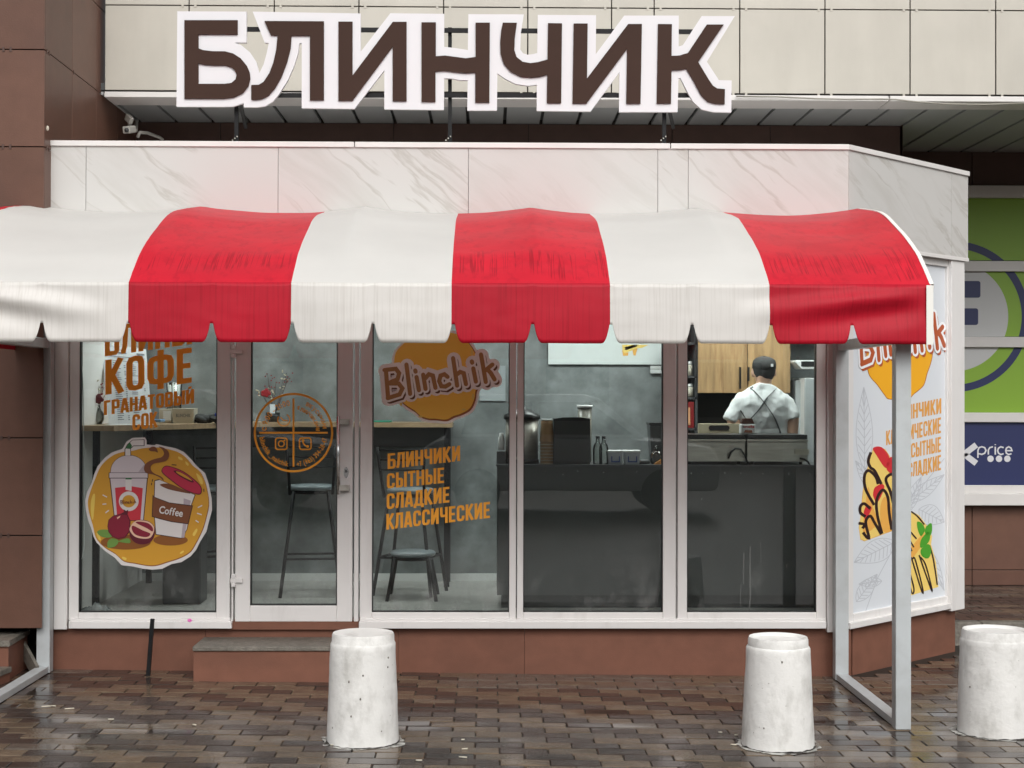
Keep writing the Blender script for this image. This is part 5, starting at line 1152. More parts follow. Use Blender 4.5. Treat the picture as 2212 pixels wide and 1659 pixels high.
# kitchen cupboards
cu = item('wall_cupboard', 1607, 849, 11.45, 'oak wall cupboard with two doors and dark handles above the cook', 'cupboard'); xm = P(1614.5, 800, 11.45).x; x0, x1 = up(1508, 1707, 11.45); z0 = P(1600, 849, 11.45).z
MB().box(x0, x1, 11.47, YI-.005, z0, ZFB-.02).build('carcass', M['dgrey'], cu)
for a_, b_ in ((x0, xm-.002), (xm+.002, x1)): MB().box(a_, b_, 11.45, 11.468, z0, ZFB-.02).build('door', M['wood'], cu, bev=.002)
for x, y0, y1 in ((1599.5, 793, 840), (1617.5, 793, 823)): bxp(x-1.8, y0, x+1.8, y1, 11.425, 11.449).build('handle', M['black'], cu)
MB().box(P(1484,900,11.6).x, x1+.02, YI-.02, YI-.002, zc, z0).build('splashback', M['black_panel'], ks)
# shelf with jars left of cupboard
sh = item('shelf_unit', 1492, 930, 11.5, 'narrow dark shelf unit with jars left of the oak cupboard', 'shelf'); x0, x1 = up(1455, 1507, 11.5)
MB().box(x0, x1, 11.75, 11.78, zc-.3, ZFB-.05).build('back', M['black'], sh)
for y in (740, 812, 858, 925): z = P(1490, y, 11.5).z; MB().box(x0, x1, 11.5, 11.75, z-.015, z).build('shelf', M['dgrey'], sh)
MB().box(x1-.02, x1, 11.5, 11.78, zc-.3, ZFB-.05).build('upright', M['dgrey'], sh)
for x, y, r, h, lab in ((1489, 811, .025, .11, 'small jar with a white lid on the upper dark shelf'), (1490, 857, .028, .10, 'squat jar on the middle dark shelf')):
    t = item('shelf_jar', x, y, 11.55, lab, 'jar', 'jars on the dark shelf'); q = P(x, y, 11.55); z = P(x, 812 if y < 820 else 858, 11.5).z
    MB().lathe([(r, z), (r, z+h*.75)], (q.x, 11.56, 0), 18).build('body', M['cream'], t); MB().lathe([(r*.9, z+h*.75), (r*.9, z+h), (.001, z+h)], (q.x, 11.56, 0), 18).build('lid', M['white_plastic'], t)
t = item('red_box', 1490, 925, 11.5, 'red food packet with a pale picture on the lower dark shelf', 'packet'); bxp(1483, 868, 1499, 924, 11.5, 11.6).build('carton', pr('red_packet', (128,24,26)), t); bxp(1484, 880, 1491, 918, 11.497, 11.5).build('print', pr('packet_print', (206,150,110)), t)
# hood/scale and fridge on the right
t = item('kitchen_scale', 1742, 797, 11.3, 'white kitchen scale on the tall grey fridge beside the cook', 'scale'); z = P(1742, 815, 11.3).z
a_, b_ = up(1716, 1772, 11.3); z1 = P(1742, 778, 11.3).z; z0 = P(1742, 797, 11.3).z
MB().prism([[(a_, z1-.015), (a_, z1), (b_, z1), (b_, z0), (a_+.05, z0)]], lambda x, y: Vector((x, 11.28, y)), (0,.25,0)).build('housing', M['white_plastic'], t, bev=.005); MB().box(a_+.045, b_-.01, 11.276, 11.279, z0+.018, z1-.010).build('display', M['black'], t)
t = item('fridge', 1745, 940, 11.4, 'tall light grey fridge at the right side of the kitchen', 'fridge'); x0, x1 = up(1738, 1800, 11.3); z1 = P(1740, 816, 11.3).z
MB().box(x0, x1, 11.32, 11.8, ZI, z1).build('cabinet', M['alu_white'], t, bev=.01); MB().box(x0, x1, 11.295, 11.318, ZI+.9, z1-.004).build('door', M['alu_frame'], t, bev=.006); MB().box(x0, x1, 11.295, 11.318, ZI, ZI+.88).build('door', M['alu_frame'], t, bev=.006)
x0, x1 = up(1716, 1737, 11.5); tag(MB().box(x0, x1, 11.45, 11.8, ZI, P(1730,822,11.5).z).build('tall_cabinet', M['alu_frame']), 'narrow grey cabinet between the cook and the fridge', 'cabinet')
x0, x1 = up(1706, 1764, 11.5); tag(MB().box(x0, x1+.3, 11.55, 11.8, z1+.36, ZFB-.03).build('dark_cupboard', M['dgrey']), 'dark wall cupboard above the kitchen scale', 'cupboard')
# creperies on the counter
for x0p, x1p, lab in ((1478, 1610, 'left stainless crepe griddle with a black hot plate on the counter'), (1614, 1745, 'right stainless crepe griddle with a black hot plate on the counter')):
    t = item('crepe_griddle', (x0p+x1p)/2, 1004, 10.36, lab, 'griddle', 'crepe griddles on the counter'); x0, x1 = up(x0p, x1p, 10.36); z1 = P(1600, 949, 10.36).z
    MB().box(x0, x1, 10.36, 10.78, zc+.02, z1-.018).build('body', M['steel'], t, bev=.003); MB().box(x0-.003, x1+.003, 10.352, 10.79, z1-.017, z1).build('rim', M['steel'], t, bev=.003)
    MB().box(x0+.002, x1-.002, 10.358, 10.77, z1+.002, z1+.032).build('hot_plate', M['black'], t, bev=.004)
    for fx_ in (x0+.04, x1-.04): MB().lathe([(.012, zc), (.012, zc+.02)], (fx_, 10.4, 0), 12).build('foot', M['black'], t)
cbm = MB().tube([P(1574,990,10.345), P(1578,978,10.33), P(1588,969,10.32), P(1600,970,10.32), P(1608,982,10.32), P(1614,997,10.33), P(1620,1004,10.33)], .0065, 8)
tag(cbm.build('power_cord', M['black']), 'black power cord curving from the left crepe griddle', 'cord')
tag(MB().tube([P(1728,990,10.34), P(1738,992,10.33), P(1746,998,10.33), P(1750,1006,10.34)], .0065, 8).build('power_cord', M['black']), 'short black power cord behind the right crepe griddle', 'cord')
tag(bxp(1717, 970, 1748, 982, 10.352, 10.358).build('sticker', M['cream']), 'faded paper sticker on the right crepe griddle', 'sticker')
# spread jar
t = item('spread_jar', 1615, 945, 10.45, 'jar of chocolate spread with a spoon in it on the crepe griddle', 'jar'); q = P(1615, 944, 10.42); z0 = P(1600, 949, 10.36).z+.033; z1 = z0+.072
MB().box(q.x-.052, q.x+.052, 10.40, 10.47, z0, z1).build('label_band', M['white_plastic'], t, bev=.012)
MB().hexa([(q.x-.047, 10.405, z1-.004), (q.x+.047, 10.405, z1-.004), (q.x+.047, 10.465, z1-.004), (q.x-.047, 10.465, z1-.004), (q.x-.032, 10.41, z1+.036), (q.x+.032, 10.41, z1+.036), (q.x+.032, 10.46, z1+.036), (q.x-.032, 10.46, z1+.036)]).build('neck', pr('chocolate_spread', (74,40,28), .2), t, bev=.006)
mb = MB(); W_ = flen('utella', 1, .8, .05); Wn = flen('n', 1, .8, .05); k_ = .088/(W_+Wn)
ftext(mb, 'utella', lambda u, v: Vector((q.x-.044+(u+Wn)*k_, 10.3985, z1-.028+v*.026)), 1, .8, .05); mb.build('lettering', pr('label_red', (190,28,36)), t)
mb = MB(); ftext(mb, 'n', lambda u, v: Vector((q.x-.044+u*k_, 10.3985, z1-.028+v*.026)), 1, .8, .05); mb.build('lettering', M['ink'], t)
MB().flat([[(q.x-.03, z0+.012), (q.x+.03, z0+.01), (q.x+.025, z0+.028), (q.x-.02, z0+.03)]], lambda x, y: Vector((x, 10.3985, y))).build('label_picture', pr('label_bread', (150,90,60)), t)
MB().bar((q.x-.01, 10.43, z1+.03), (q.x-.048, 10.43, z1+.09), .010, .006).build('spatula', M['dgrey'], t)
tag(bxp(1508, 915, 1604, 943, 10.95, 10.97).build('wooden_tray', mat('pale_birch', (.48,.42,.29), .6), bev=.004), 'pale wooden tray with a hand slot standing behind the griddle', 'tray')
_t = bpy.data.objects['wooden_tray']; mb = MB(); mb.prism([rrect(1531, 919, 1576, 929.5, 5)], MP(10.947), (0,.003,0)).build('hand_slot', M['black'], _t)

# things on the bar table
def ZtP(px, Y): return P(px, 900, Y).x
sheet = [P(219.7,743.7,10.72), P(315,754.5,10.74), P(329,914,10.42), P(235,916.5,10.40)]
ms = thing('menu_stand', (sheet[3]+sheet[2])/2, 'white price list sheet leaning on the bar table behind the left window', 'menu')
sv = [s+Vector((0,.004,0)) for s in sheet]; MB().hexa([sheet[3], sheet[2], sv[2], sv[3], sheet[0], sheet[1], sv[1], sv[0]]).build('sheet', M['paper'], ms)
mb = MB(); rk = random.Random(2)
def sp(u, v): return sheet[0].lerp(sheet[1], u).lerp(sheet[3].lerp(sheet[2], u), v)+Vector((0,-.003,0))
def srect(u0, u1, v0, v1): quadadd(mb, [(u0,v0),(u1,v0),(u1,v1),(u0,v1)], sp)
srect(.06,.97,.135,.142); srect(.78,.96,.07,.09); srect(.06,.55,.08,.095); srect(.15,.95,.19,.196)
v = .22
while v < .95:
    srect(.22, .22+rk.uniform(.10,.17), v, v+.008)
    if rk.random() < .8: srect(.46, .5, v+.004, v+.014)
    if rk.random() < .7: srect(.60, .60+rk.uniform(.1,.17), v+.01, v+.018)
    if rk.random() < .6: srect(.88, .92, v+.01, v+.02)
    v += .024
mb.build('print', M['ink'], ms)
tag(MB().box(ZtP(228,10.2), ZtP(330,10.3), 10.16, 10.38, ZT_B+.001, ZT_B+.004).build('paper_sheet', M['paper']), 'white paper lying flat at the foot of the price list', 'paper')
def dried(px, py, Y, label, h, rose, seed, vz):
    q = P(px, py, Y); z0 = ZT_B; t = thing('flower_vase', (q.x, Y, z0), label, 'vase', 'vases of dried flowers on the bar table'); rr = random.Random(seed)
    MB().lathe([(.035, z0), (.05, z0+.03), (.052, z0+.07), (.03, z0+vz-.03), (.022, z0+vz), (.018, z0+vz)], (q.x, Y, 0), 20).build('vase', M['jar'] if rose == 0 else M['black'], t)
    tw = MB(); lv = MB(); rd = MB()
    for k in range(15):
        a_ = rr.uniform(0, 6.28); l_ = rr.uniform(.45, 1)*h; sp_ = rr.uniform(.02, .13); top_ = Vector((q.x+math.cos(a_)*sp_, Y+math.sin(a_)*sp_*.6, z0+vz+l_)); tw.tube([(q.x, Y, z0+.05), (q.x+math.cos(a_)*sp_*.3, Y, z0+vz+.02), top_], .0016, 5)
        for _ in range(4):
            c_ = top_+Vector((rr.uniform(-.03,.03), rr.uniform(-.02,.02), rr.uniform(-.06,.03))); Rr_ = Matrix.Rotation(rr.uniform(0,3), 3, 'Y') @ Matrix.Rotation(rr.uniform(0,3), 3, 'X')
            (lv if k % 2 else rd).ell(c_, .006, .004, rr.uniform(.010,.02) if k % 2 else .006, 6, 4, Rr_)
    tw.build('twigs', M['twig'], t); lv.build('leaves', M['cream_leaf'], t); rd.build('berries', M['red_leaf'], t)
    rs_ = MB(); c_ = P(*rose_px, Y-.05) if (rose_px := (574, 849) if rose else (212, 862)) else None
    for k in range(14):
        a_ = k*2.4; r_ = .004+.0022*k; rs_.ell(c_+Vector((math.cos(a_)*r_*.8, -.006, math.sin(a_)*r_*.8)), .016, .007, .014, 8, 5, Matrix.Rotation(a_, 3, 'Y'))
    rs_.build('rose', pr('deep_rose_%d' % seed, (150,22,34) if rose else (104,26,34)), t)
    return t
dried(208, 905, 10.5, 'vase with dark red rose and pale dried leaves behind the left window', .17, 0, 3, .13)
dried(590, 915, 11.6, 'vase with a red rose and dried white leaves behind the glass door', .30, 1, 9, .08)
tag(bxp(583, 873, 594, 893, 11.45, 11.455).build('paper_tag', M['paper']), 'white paper tag hanging from the flowers behind the door', 'tag')
t = item('straw_holder', 377, 905, 11.05, 'clear bag of white straws on the bar table', 'straws'); q = P(376, 900, 11.1); mb = MB(); rr = random.Random(4)
for k in range(34):
    a_, b_ = rr.uniform(-.045, .045), rr.uniform(-.03, .03); mb.tube([(q.x+a_*.7, 11.1+b_, ZT_B+.06), (q.x+a_, 11.1+b_, ZT_B+.28+rr.uniform(-.02,.015))], .0035, 6)
tag(mb.build('straws', M['white_plastic'], t), kind='stuff'); MB().lathe([(.05, ZT_B), (.058, ZT_B+.29)], (q.x, 11.1, 0), 20).build('bag', M['jar'], t)
t = item('card_box', 385, 908, 10.9, 'cream cardboard holder lettered BLINCHIK on the bar table', 'box'); x0, x1 = ZtP(372, 10.9), ZtP(420, 10.9); z1 = P(395, 882, 10.9).z
MB().hexa([(x0+.006, 10.9, ZT_B), (x1-.008, 10.9, ZT_B), (x1-.008, 11.02, ZT_B), (x0+.006, 11.02, ZT_B), (x0, 10.885, z1), (x1, 10.885, z1), (x1, 11.03, z1), (x0, 11.03, z1)]).build('tray', M['cream'], t, bev=.002)
x2, x3 = ZtP(344, 10.95), ZtP(371, 10.95); MB().box(x2, x3, 10.94, 11.02, ZT_B, z1-.005).build('tray', M['cream'], t, bev=.002); MB().box(x2+.03, x3-.002, 10.936, 10.939, ZT_B+.02, z1-.02).build('napkins', M['paper'], t)
mb = MB(); W_ = flen('BLINCHIK', 1, .8, .1); ftext(mb, 'BLINCHIK', lambda u, v: Vector((x0+.03+u*.105/W_, 10.884, ZT_B+.045+v*.032)), 1, .8, .1); mb.build('lettering', M['ink'], t)
q = P(452, 905, 10.95); mb = MB(); rr = random.Random(8)
for k in range(12): mb.ell((q.x+rr.uniform(-.08,.08), 10.95+rr.uniform(-.04,.04), ZT_B+rr.uniform(.015,.045)), rr.uniform(.03,.06), .04, rr.uniform(.02,.035), 10, 7, Matrix.Rotation(rr.uniform(-.5,.5), 3, 'Y'))
jk = tag(mb.build('folded_cloth', M['cap'], None), 'crumpled black cloth with a blue tag on the bar table', 'cloth'); bxp(464, 892, 472, 899, 10.84, 10.85).build('tag', pr('blue_tag', (50,70,170)), jk)
tag(bxp(327, 906, 347, 912, 10.6, 10.75).build('blue_packet', mat('blue_wipes', (.15,.28,.45), .5, var=.4, vscale=60), bev=.004), 'small blue and white packet on the bar table', 'packet')
tag(MB().box(ZtP(804, 11.5), ZtP(845, 11.5), 11.46, 11.66, ZT_B+.001, ZT_B+.012).build('serving_tray', mat('green_plastic', (.02,.25,.17), .4), bev=.003), 'green plastic tray on the bar table behind the middle window', 'tray')
tag(MB().tube([P(175,742,9.68), P(180,850,9.68), P(181,1000,9.68), P(182,1180,9.68), P(178,1205,9.68), P(171,1210,9.675)], .0028, 6).build('cable', M['white_plastic']), 'thin white cable hanging inside the left window', 'cable')
bg_ = MB(); N_ = 18; c_ = P(208, 1312, 9.92); vs = []
for a_ in range(N_+1):
    for b_ in range(N_+1):
        u, v = a_/N_-.5, b_/N_-.5; e_ = max(0, 1-(u*u+v*v)*3.6); vs.append(Vector((c_.x+u*.26, 9.92+v*.2, ZI+.003+e_**.7*(.05+.07*abs(nz(u*7, v*7, 3, 1))+.03*nz(u*20, v*20, 1, 1)))))
bg_.add(vs, [(a_*(N_+1)+b_, (a_+1)*(N_+1)+b_, (a_+1)*(N_+1)+b_+1, a_*(N_+1)+b_+1) for a_ in range(N_) for b_ in range(N_)], False)
tag(bg_.build('plastic_bag', mat('grey_plastic_bag', (.22,.23,.23), .25)), 'crumpled pale plastic bag on the floor in the left window corner', 'bag')

# ================================================================== THE COOK
def remesh(mb, name, m, par, vox=.012, smooth=6):
    o = mb.build(name, m, par); r_ = o.modifiers.new('remesh', 'REMESH'); r_.mode = 'VOXEL'; r_.voxel_size = vox; r_.use_smooth_shade = True
    s_ = o.modifiers.new('smooth', 'SMOOTH'); s_.iterations = smooth; s_.factor = .5; return o
YPn = 11.0; hx = P(1650, 800, YPn).x
K = YPn/FPX
def PP(px, py, dy=0): return P(px, py, YPn+dy)
pe_ = thing('person', (hx, YPn, ZI), 'cook seen from behind in white T-shirt, crossed apron straps and black cap', 'person')
# torso rings: (picture y, centre x, half width px, half depth m)
def loft(mb, rings, n=32):
    vs = []
    for (y, cx, hw, hd, dy) in rings:
        c_ = PP(cx, y, dy); 
        for k in range(n): a_ = 2*math.pi*k/n; ca, sa = math.cos(a_), math.sin(a_); e = .82; vs.append(Vector((c_.x+math.copysign(abs(ca)**e, ca)*hw*K, c_.y+math.copysign(abs(sa)**e, sa)*hd, c_.z)))
    fs = [(i*n+k, i*n+(k+1)%n, (i+1)*n+(k+1)%n, (i+1)*n+k) for i in range(len(rings)-1) for k in range(n)]
    fs += [tuple(range(n))[::-1], tuple((len(rings)-1)*n+k for k in range(n))]
    mb.add(vs, fs, True); return mb
body = MB()
loft(body, [(806,1650,15,.055,.0),(822,1650,15.5,.058,.01),(836,1649,19,.062,.02),(850,1648,34,.07,.02),(864,1647,52,.09,.02),(900,1647,54,.105,.03),(950,1648,45,.10,.05),(1000,1648,45,.10,.06),(1040,1648,50,.11,.06)])
body.tube([PP(1595,868,.02), PP(1583,905,.0), PP(1590,945,-.0), PP(1588,965,.03)], [.052,.048,.042,.04], 14); body.tube([PP(1588,965,.02), PP(1600,972,.16), PP(1612,970,.27)], [.04,.034,.027], 14)
body.tube([PP(1700,870,.02), PP(1712,905,.0), PP(1711,945,-.0), PP(1712,965,.03)], [.052,.048,.042,.04], 14); body.tube([PP(1712,965,.02), PP(1700,975,.16), PP(1690,972,.27)], [.04,.034,.027], 14)
for sx_ in (-1, 1):
    px_ = 1651+sx_*61; hb = PP(px_-sx_*22+sx_*0, 971, .30); 
    body.ell(hb, .042, .05, .018, 12, 8)
    for f_ in range(4): b0 = hb+Vector((-.030+.020*f_, .035, 0)); body.tube([b0, b0+Vector((0, .045, -.004)), b0+Vector((0, .075-.01*abs(f_-1.5), -.022))], [.0095,.009,.007], 8)
    body.tube([hb+Vector((-sx_*.035, -.01, -.005)), hb+Vector((-sx_*.062, .03, -.008)), hb+Vector((-sx_*.06, .055, -.014))], [.011,.010,.008], 8)
# head with ears, nose (face looks away from us and down)
hc = PP(1650.5, 803, .035)
body.ell(hc+Vector((0,0,.006)), .078, .092, .095, 20, 14); body.ell(hc+Vector((0,.045,-.05)), .055, .06, .06, 16, 10); body.ell(hc+Vector((0,.108,-.02)), .012, .02, .022, 8, 6)
for sx_ in (-1, 1): body.ell(hc+Vector((sx_*.082, .012, -.008)), .011, .02, .032, 10, 8)
remesh(body, 'body', M['skin'], pe_, .0075, 4)
fc = MB()
for sx_ in (-1, 1): fc.ell(hc+Vector((sx_*.03, .1, .012)), .013, .008, .007, 8, 6)
fc.build('eyes', M['white_plastic'], pe_); MB().ell(hc+Vector((0, .1, -.062)), .024, .01, .006, 10, 6).build('mouth', pr('lips', (150,80,70)), pe_)
hr = MB(); hr.ell(hc+Vector((0,-.008,.018)), .081, .093, .062, 20, 14); remesh(hr, 'hair', M['twig'], pe_, .01, 2)
# cap
cp = MB(); vs = []; n = 36; rings = [(-.048,.062,.074),(-.030,.072,.083),(-.012,.080,.091),(.014,.0845,.097),(.020,.085,.098),(.025,.0885,.102),(.055,.0895,.103),(.082,.081,.094),(.099,.060,.073),(.108,.033,.042),(.110,.003,.003)]
for dz, rx, ry in rings:
    for k in range(n):
        a_ = 2*math.pi*k/n; w_r = 1+.012*nz(math.cos(a_)*2, math.sin(a_)*2, dz*20, 1.6)
        vs.append(hc+Vector((math.cos(a_)*rx*w_r*.95, math.sin(a_)*ry*w_r-.006, dz+.010*math.sin(a_)*(1 if dz < .02 else .4))))
cp.add(vs, [(i*n+k, i*n+(k+1)%n, (i+1)*n+(k+1)%n, (i+1)*n+k) for i in range(len(rings)-1) for k in range(n)], True)
cpo = cp.build('cap', M['cap'], pe_); s_ = cpo.modifiers.new('t', 'SOLIDIFY'); s_.thickness = .003
MB().ell(hc+Vector((0,.12,.03)), .07, .06, .006, 20, 6).build('cap_peak', M['cap'], cpo); bxp(1665, 786, 1670.5, 792.5, YPn-.068, YPn-.055).build('cap_label', M['white_plastic'], cpo)
# shirt
sh_ = MB()
loft(sh_, [(828,1649,17.5,.068,.012),(833,1649,25,.072,.015),(840,1648.5,34,.078,.02),(848,1648,45,.088,.02),(858,1648,55,.100,.02),(874,1648.5,60,.108,.02),(900,1649,57,.112,.025),(925,1649.5,54,.112,.04),(945,1650,54,.114,.05),(985,1650,53,.116,.06)])
sh_.tube([PP(1608,856,.02), PP(1596,872,.01), PP(1585,890,.0), PP(1575,910,-.01)], [.046,.054,.054,.056], 20); sh_.tube([PP(1689,858,.02), PP(1701,874,.01), PP(1709,890,.0), PP(1713,906,-.01)], [.046,.052,.052,.053], 20)
so = remesh(sh_, 'shirt', M['shirt'], pe_, .0085, 5)
tx = bpy.data.textures.new('cloth_folds', 'CLOUDS'); tx.noise_scale = .075; tx.noise_depth = 2
dm = so.modifiers.new('folds', 'DISPLACE'); dm.texture = tx; dm.strength = .021; dm.mid_level = .5; dm.texture_coords = 'GLOBAL'
# crossed straps of the apron, shrunk onto the shirt
def strap(pts, wpx, nm='apron_strap'):
    vs = []; N = 16; P_ = []
    for k in range(N+1):
        u = k/N*(len(pts)-1); i = min(int(u), len(pts)-2); f = u-i; P_.append((pts[i][0]+(pts[i+1][0]-pts[i][0])*f, pts[i][1]+(pts[i+1][1]-pts[i][1])*f))
    mb = MB()
    for k, (x, y) in enumerate(P_):
        for s_2 in (-1, 0, 1): vs.append(P(x+s_2*wpx/2*.8, y-s_2*wpx/2*.5*(1 if pts[0][0] > pts[-1][0] else -1), YPn-.2))
    mb.add(vs, [(k*3+j, k*3+j+1, (k+1)*3+j+1, (k+1)*3+j) for k in range(N) for j in range(2)], True); o = mb.build(nm, M['apron'], pe_)
    sw = o.modifiers.new('wrap', 'SHRINKWRAP'); sw.target = so; sw.wrap_method = 'PROJECT'; sw.use_project_y = True; sw.use_negative_direction = False; sw.use_positive_direction = True; sw.offset = .006
    sd_ = o.modifiers.new('t', 'SOLIDIFY'); sd_.thickness = .003; return o
strap([(1622,833),(1634,841),(1656,868),(1680,903),(1693,932),(1695,950)], 5.5); strap([(1683,841),(1664,858),(1645,886),(1622,912),(1612,930)], 9)
# legs
lg_ = MB()
for sx_ in (-1, 1): lg_.tube([(hx+sx_*.08, YPn+.06, 1.28), (hx+sx_*.095, YPn+.05, .85), (hx+sx_*.1, YPn+.06, .36)], [.10,.075,.055], 16)
lg_.ell((hx, YPn+.06, 1.27), .165, .115, .10, 20, 10); remesh(lg_, 'trousers', M['trousers'], pe_, .015, 4)
for sx_ in (-1, 1): MB().ell((hx+sx_*.1, YPn+.10, ZI+.04), .045, .13, .042, 14, 8).build('shoe', M['black'], pe_)
loft(MB(), [(920,1649,46,.02,.19),(1000,1649,56,.02,.19),(1090,1649,58,.02,.19)]).build('apron', M['apron'], pe_)

# water marks on the right hand panes
def film(name, f):
    m = bpy.data.materials.new(name); m.use_nodes = True; n = m.node_tree.nodes; L = m.node_tree.links; n.clear(); o = n.new('ShaderNodeOutputMaterial'); x = n.new('ShaderNodeMixShader'); x.inputs[0].default_value = f
    t = n.new('ShaderNodeBsdfTransparent'); d = n.new('ShaderNodeBsdfDiffuse'); d.inputs[0].default_value = (.6,.6,.58,1); L.new(t.outputs[0], x.inputs[1]); L.new(d.outputs[0], x.inputs[2]); L.new(x.outputs[0], o.inputs[0]); return m
wf = film('dried_water_mark', .16); win5 = [o for o in bpy.data.objects if o.name.startswith('window') and o.type == 'EMPTY' and o.parent == ks][-1]
for pts, t in (([(1607,1195),(1606,1240),(1607,1262)], 2.4), ([(1621,1180),(1620,1230),(1621,1290),(1618,1318)], 2.8), ([(1618,1316),(1620,1320),(1628,1321)], 4), ([(1600,1262),(1600,1310)], 1.2), ([(1643,1170),(1644,1215)], 1.2), ([(1700,1218),(1700,1228)], 2)):
    mb = MB()
    for q in ribbon(pts, t): quadadd(mb, q, PF(.0012))
    mb.build('water_mark', wf, win5)
# ================================================================== SMALL THINGS OUTSIDE
a_, b_ = G(320, 1459), None
rod_b = Vector((a_.x, a_.y, a_.z)); rod_t = P(329.5, 1337, a_.y-.02)
tag(MB().bar(rod_b, rod_t, .023, .023).build('steel_stub', M['black_steel']), 'leaning black steel stub standing on the paving under the left window', 'post')
# cameras in the corner above the roof
t = item('security_camera', 278, 275, 10.9, 'upper white security camera bracket in the dark corner above the kiosk roof', 'camera'); w_m = mat('aged_white_plastic', (.36,.35,.32), .5)
MB().bar(P(274,252,11.0), P(284,262,10.95), .03, .05).build('housing', w_m, t, bev=.006); MB().tube([P(279,258,11), P(280,272,11.0), P(288,276,11.1)], .014, 8).build('bracket', w_m, t)
t = item('security_camera', 280, 285, 10.85, 'lower white security camera pointing down beside the first', 'camera')
MB().bar(P(272,281,10.85), P(287,279,10.95), .055, .05).build('housing', w_m, t, bev=.008); MB().tube([P(287,279,10.95), P(294,283,11.1), P(295,262,11.2)], .012, 8).build('bracket', w_m, t); MB().ell(P(273.5,281,10.835), .017, .012, .017, 12, 8).build('lens', M['black'], t)
tag(MB().tube([P(297,297,11.1), P(302,286,11.1), P(318,287,11.2), P(345,297,11.4), P(352,303,11.4)], .012, 8).build('cable_conduit', w_m), 'grey corrugated cable running behind the roof edge from the cameras', 'cable')
tag(MB().tube([P(x, y, YT-.03) for x, y in ((1590,208),(1680,209),(1760,213),(1830,214.5),(1900,214),(1935,215),(1980,220),(2050,225),(2130,226),(2230,222))], .006, 6).build('loose_cable', mat('grey_cable', (.30,.29,.25), .6)), 'thin loose cable sagging along the soffit edge on the right', 'cable')
tag(MB().ell(P(102.5,277,9.5)+Vector((.0,0,0)), .010, .008, .016, 10, 8).build('cable_end', M['cream']), 'small pale plug stuck on the brown side wall at the upper left', 'plug')
# steps at the far left, under the clad column
sf = thing('entrance_steps', P(20, 1449, 9.2), 'granite topped tiled steps at the lower left beside the brown column', 'steps')
zt1 = P(20, 1372, 9.45).z; f1 = hit(21, 1384, Vector((0,0,zt1)), Vector((0,0,1))); 
xq = P(49, 1360, YC+.1).x
MB().prism([[(-6, f1.y), (f1.x, f1.y), (xq, YC+.25), (-6, YC+.25)]], lambda x, y: Vector((x, y, zt1-.035)), (0,0,.035)).build('tread', M['granite'], sf, bev=.004)
MB().prism([[(-6, f1.y+.015), (f1.x-.012, f1.y+.015), (xq-.012, YC+.24), (-6, YC+.24)]], lambda x, y: Vector((x, y, -.1)), (0,0,zt1-.036+.1)).build('riser', M['terra'], sf)
zt2_ = zt1-.155; f2 = hit(0, 1449, Vector((0,0,zt2_)), Vector((0,0,1))); 
MB().prism([[(-6, f2.y), (f2.x, f2.y), (P(24,1426,f1.y).x, f1.y+.014), (-6, f1.y+.014)]], lambda x, y: Vector((x, y, zt2_-.035)), (0,0,.034)).build('tread', M['granite'], sf, bev=.004)
MB().prism([[(-6, f2.y+.012), (f2.x-.01, f2.y+.012), (P(24,1426,f1.y).x-.01, f1.y+.013), (-6, f1.y+.013)]], lambda x, y: Vector((x, y, -.1)), (0,0,zt2_-.036+.1)).build('riser', M['terra'], sf)
tag(MB().bar(P(47,1395,YC+.2), P(78,1452,YC+.02), .02, .09).build('loose_board', M['granite']), 'dirty board leaning in the dark gap beside the left post', 'board')
MB().box(XC-.9, KL+.1, YC+.5, YC+.55, -.2, .35).build('void_shade', M['joint'], bld)  # near-black sheet stands in for the shade inside the open gap
# flower on the sill, cigarette ends and wrappers
q = P(410, 1347, YF); mb = MB()
for k in range(5): a_ = k*1.257; mb.ell((q.x+math.cos(a_)*.008, YF-.006, P(410,1342.5,YF).z+.008+math.sin(a_)*.006), .007, .004, .006, 8, 5)
tag(mb.build('flower', pr('pink_petal', (238,120,200))), 'tiny pink flower lying on the left window sill', 'flower')
rr = random.Random(21)
lit = [(1000,1638,.04),(1004,1620,.03),(1590,1590,.02),(1640,1607,.03),(115,1527,.03),(100,1528,.05),(150,1533,.05),(240,1556,.03),(905,1645,.03),(1585,1611,.03),(1556,1584,.02),(720,1612,.03),(755,1548,.03),(420,1568,.02),(1000,1600,.018)]
pos = ['by the first bollard','between the bollards','left of the middle bollard','near the middle bollard','on the wet paving far left','beside the left floor bar','left of the door step','in front of the left window','before the middle window','beside the awning post','on the paving before the counter window','by the leftmost bollard','before the door step','under the left window','in the middle of the paving']
for (x, y, l), ps in zip(lit, pos):
    g = G(x, y); a_ = rr.uniform(-.5, .5); d_ = Vector((math.cos(a_), math.sin(a_), 0))*l/2
    tag(MB().tube([g-d_+Vector((0,0,.006)), g+d_+Vector((0,0,.006))], .0035, 7).build('cigarette_end', M['cream']), 'pale cigarette end '+ps, 'litter', 'litter on the wet paving')

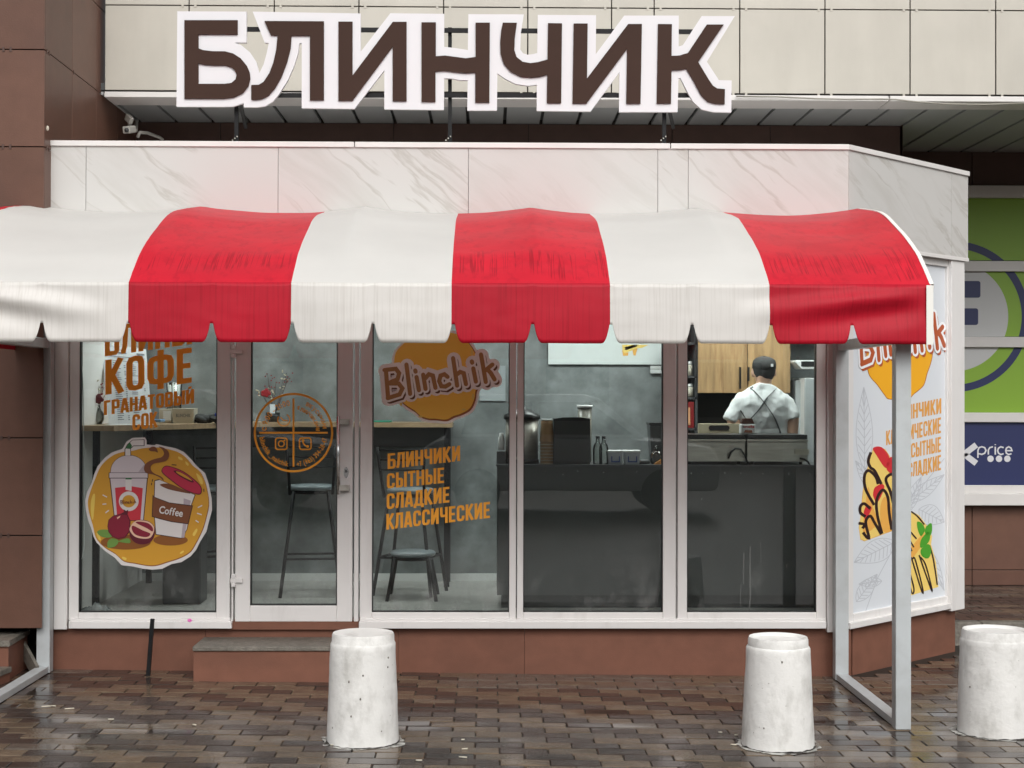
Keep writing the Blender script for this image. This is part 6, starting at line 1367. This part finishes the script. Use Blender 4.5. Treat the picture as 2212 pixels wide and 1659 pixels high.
# ================================================================== ACROSS THE STREET (cars seen only as reflections; unseen block added to cut front light)
ob = thing('light_blocking_building', (2, -34, 0), 'unseen grey brown block added behind the viewer to cut front light and glass glare', 'building')
fw = mat('grey_brown_render', (.40,.38,.36), .8, var=.1, vscale=.6); ww = mat('dark_office_glass', (.05,.06,.07), .2)
MB().box(-36, 40, -46, -34, -2, 10).build('wall', fw, ob); MB().box(-36.3, 40.3, -46.3, -33.7, 10, 10.4).build('roof_edge', M['alu_frame'], ob)
w0 = None
for rr_ in range(3):
    for cc in range(14):
        x, z = -34+cc*5.3, 1+rr_*3.2
        if w0 is None: w0 = MB().box(-1.1, 1.1, -.08, .02, 0, 1.9).build('window', ww, ob, origin=(0,0,0)); me_ = w0.data; w0.data.transform(Matrix.Translation(wloc(ob)))
        o_w = w0 if (rr_, cc) == (0, 0) else w0.copy()
        if o_w is not w0: COL.objects.link(o_w)
        o_w.parent = ob; o_w.location = Vector((x, -33.98, z))-ob.location
def car(x, y, col, label):
    t = thing('parked_car', (x, y, zg(x)), label, 'car', 'cars parked across the pavement'); z0 = zg(x)
    L = lambda pts: [(a_, b_) for a_, b_ in pts]
    low = [(-2.2,.35),(2.2,.35),(2.25,.75),(2.1,1.0),(1.2,1.12),(-1.9,1.12),(-2.2,.95),(-2.25,.6)]; cab = [(-1.85,1.12),(1.15,1.12),(.45,1.72),(.2,1.78),(-1.5,1.78),(-1.7,1.7)]
    MB().prism([low], lambda a_, b_: Vector((x+a_, y+.9, z0+b_)), (0,-1.8,0)).build('body', col, t, bev=.08); MB().prism([cab], lambda a_, b_: Vector((x+a_, y+.78, z0+b_)), (0,-1.56,0)).build('cabin', col, t, bev=.07)
    for a0, a1, a2, a3 in ((-1.6,-.55,-.55,-1.45), (-.45,.95,.3,-.45)): MB().prism([[(a0,1.18),(a1,1.18),(a2,1.66),(a3,1.66)]], lambda a_, b_: Vector((x+a_, y+.782, z0+b_)), (0,.012,0)).build('side_window', ww, t)
    for a_ in (-1.35, 1.4):
        for s_ in (-1, 1): MB().tube([(x+a_, y+s_*.72, z0+.34), (x+a_, y+s_*.92, z0+.34)], .34, 20).build('wheel', M['black'], t)
car(-4.4, -3.8, mat('silver_car_paint', (.5,.51,.52), .3), 'silver hatchback parked behind the viewer, reflected in the left window'); car(1.2, -4.2, mat('white_car_paint', (.65,.65,.65), .3), 'white car parked behind the viewer, reflected in the middle window')
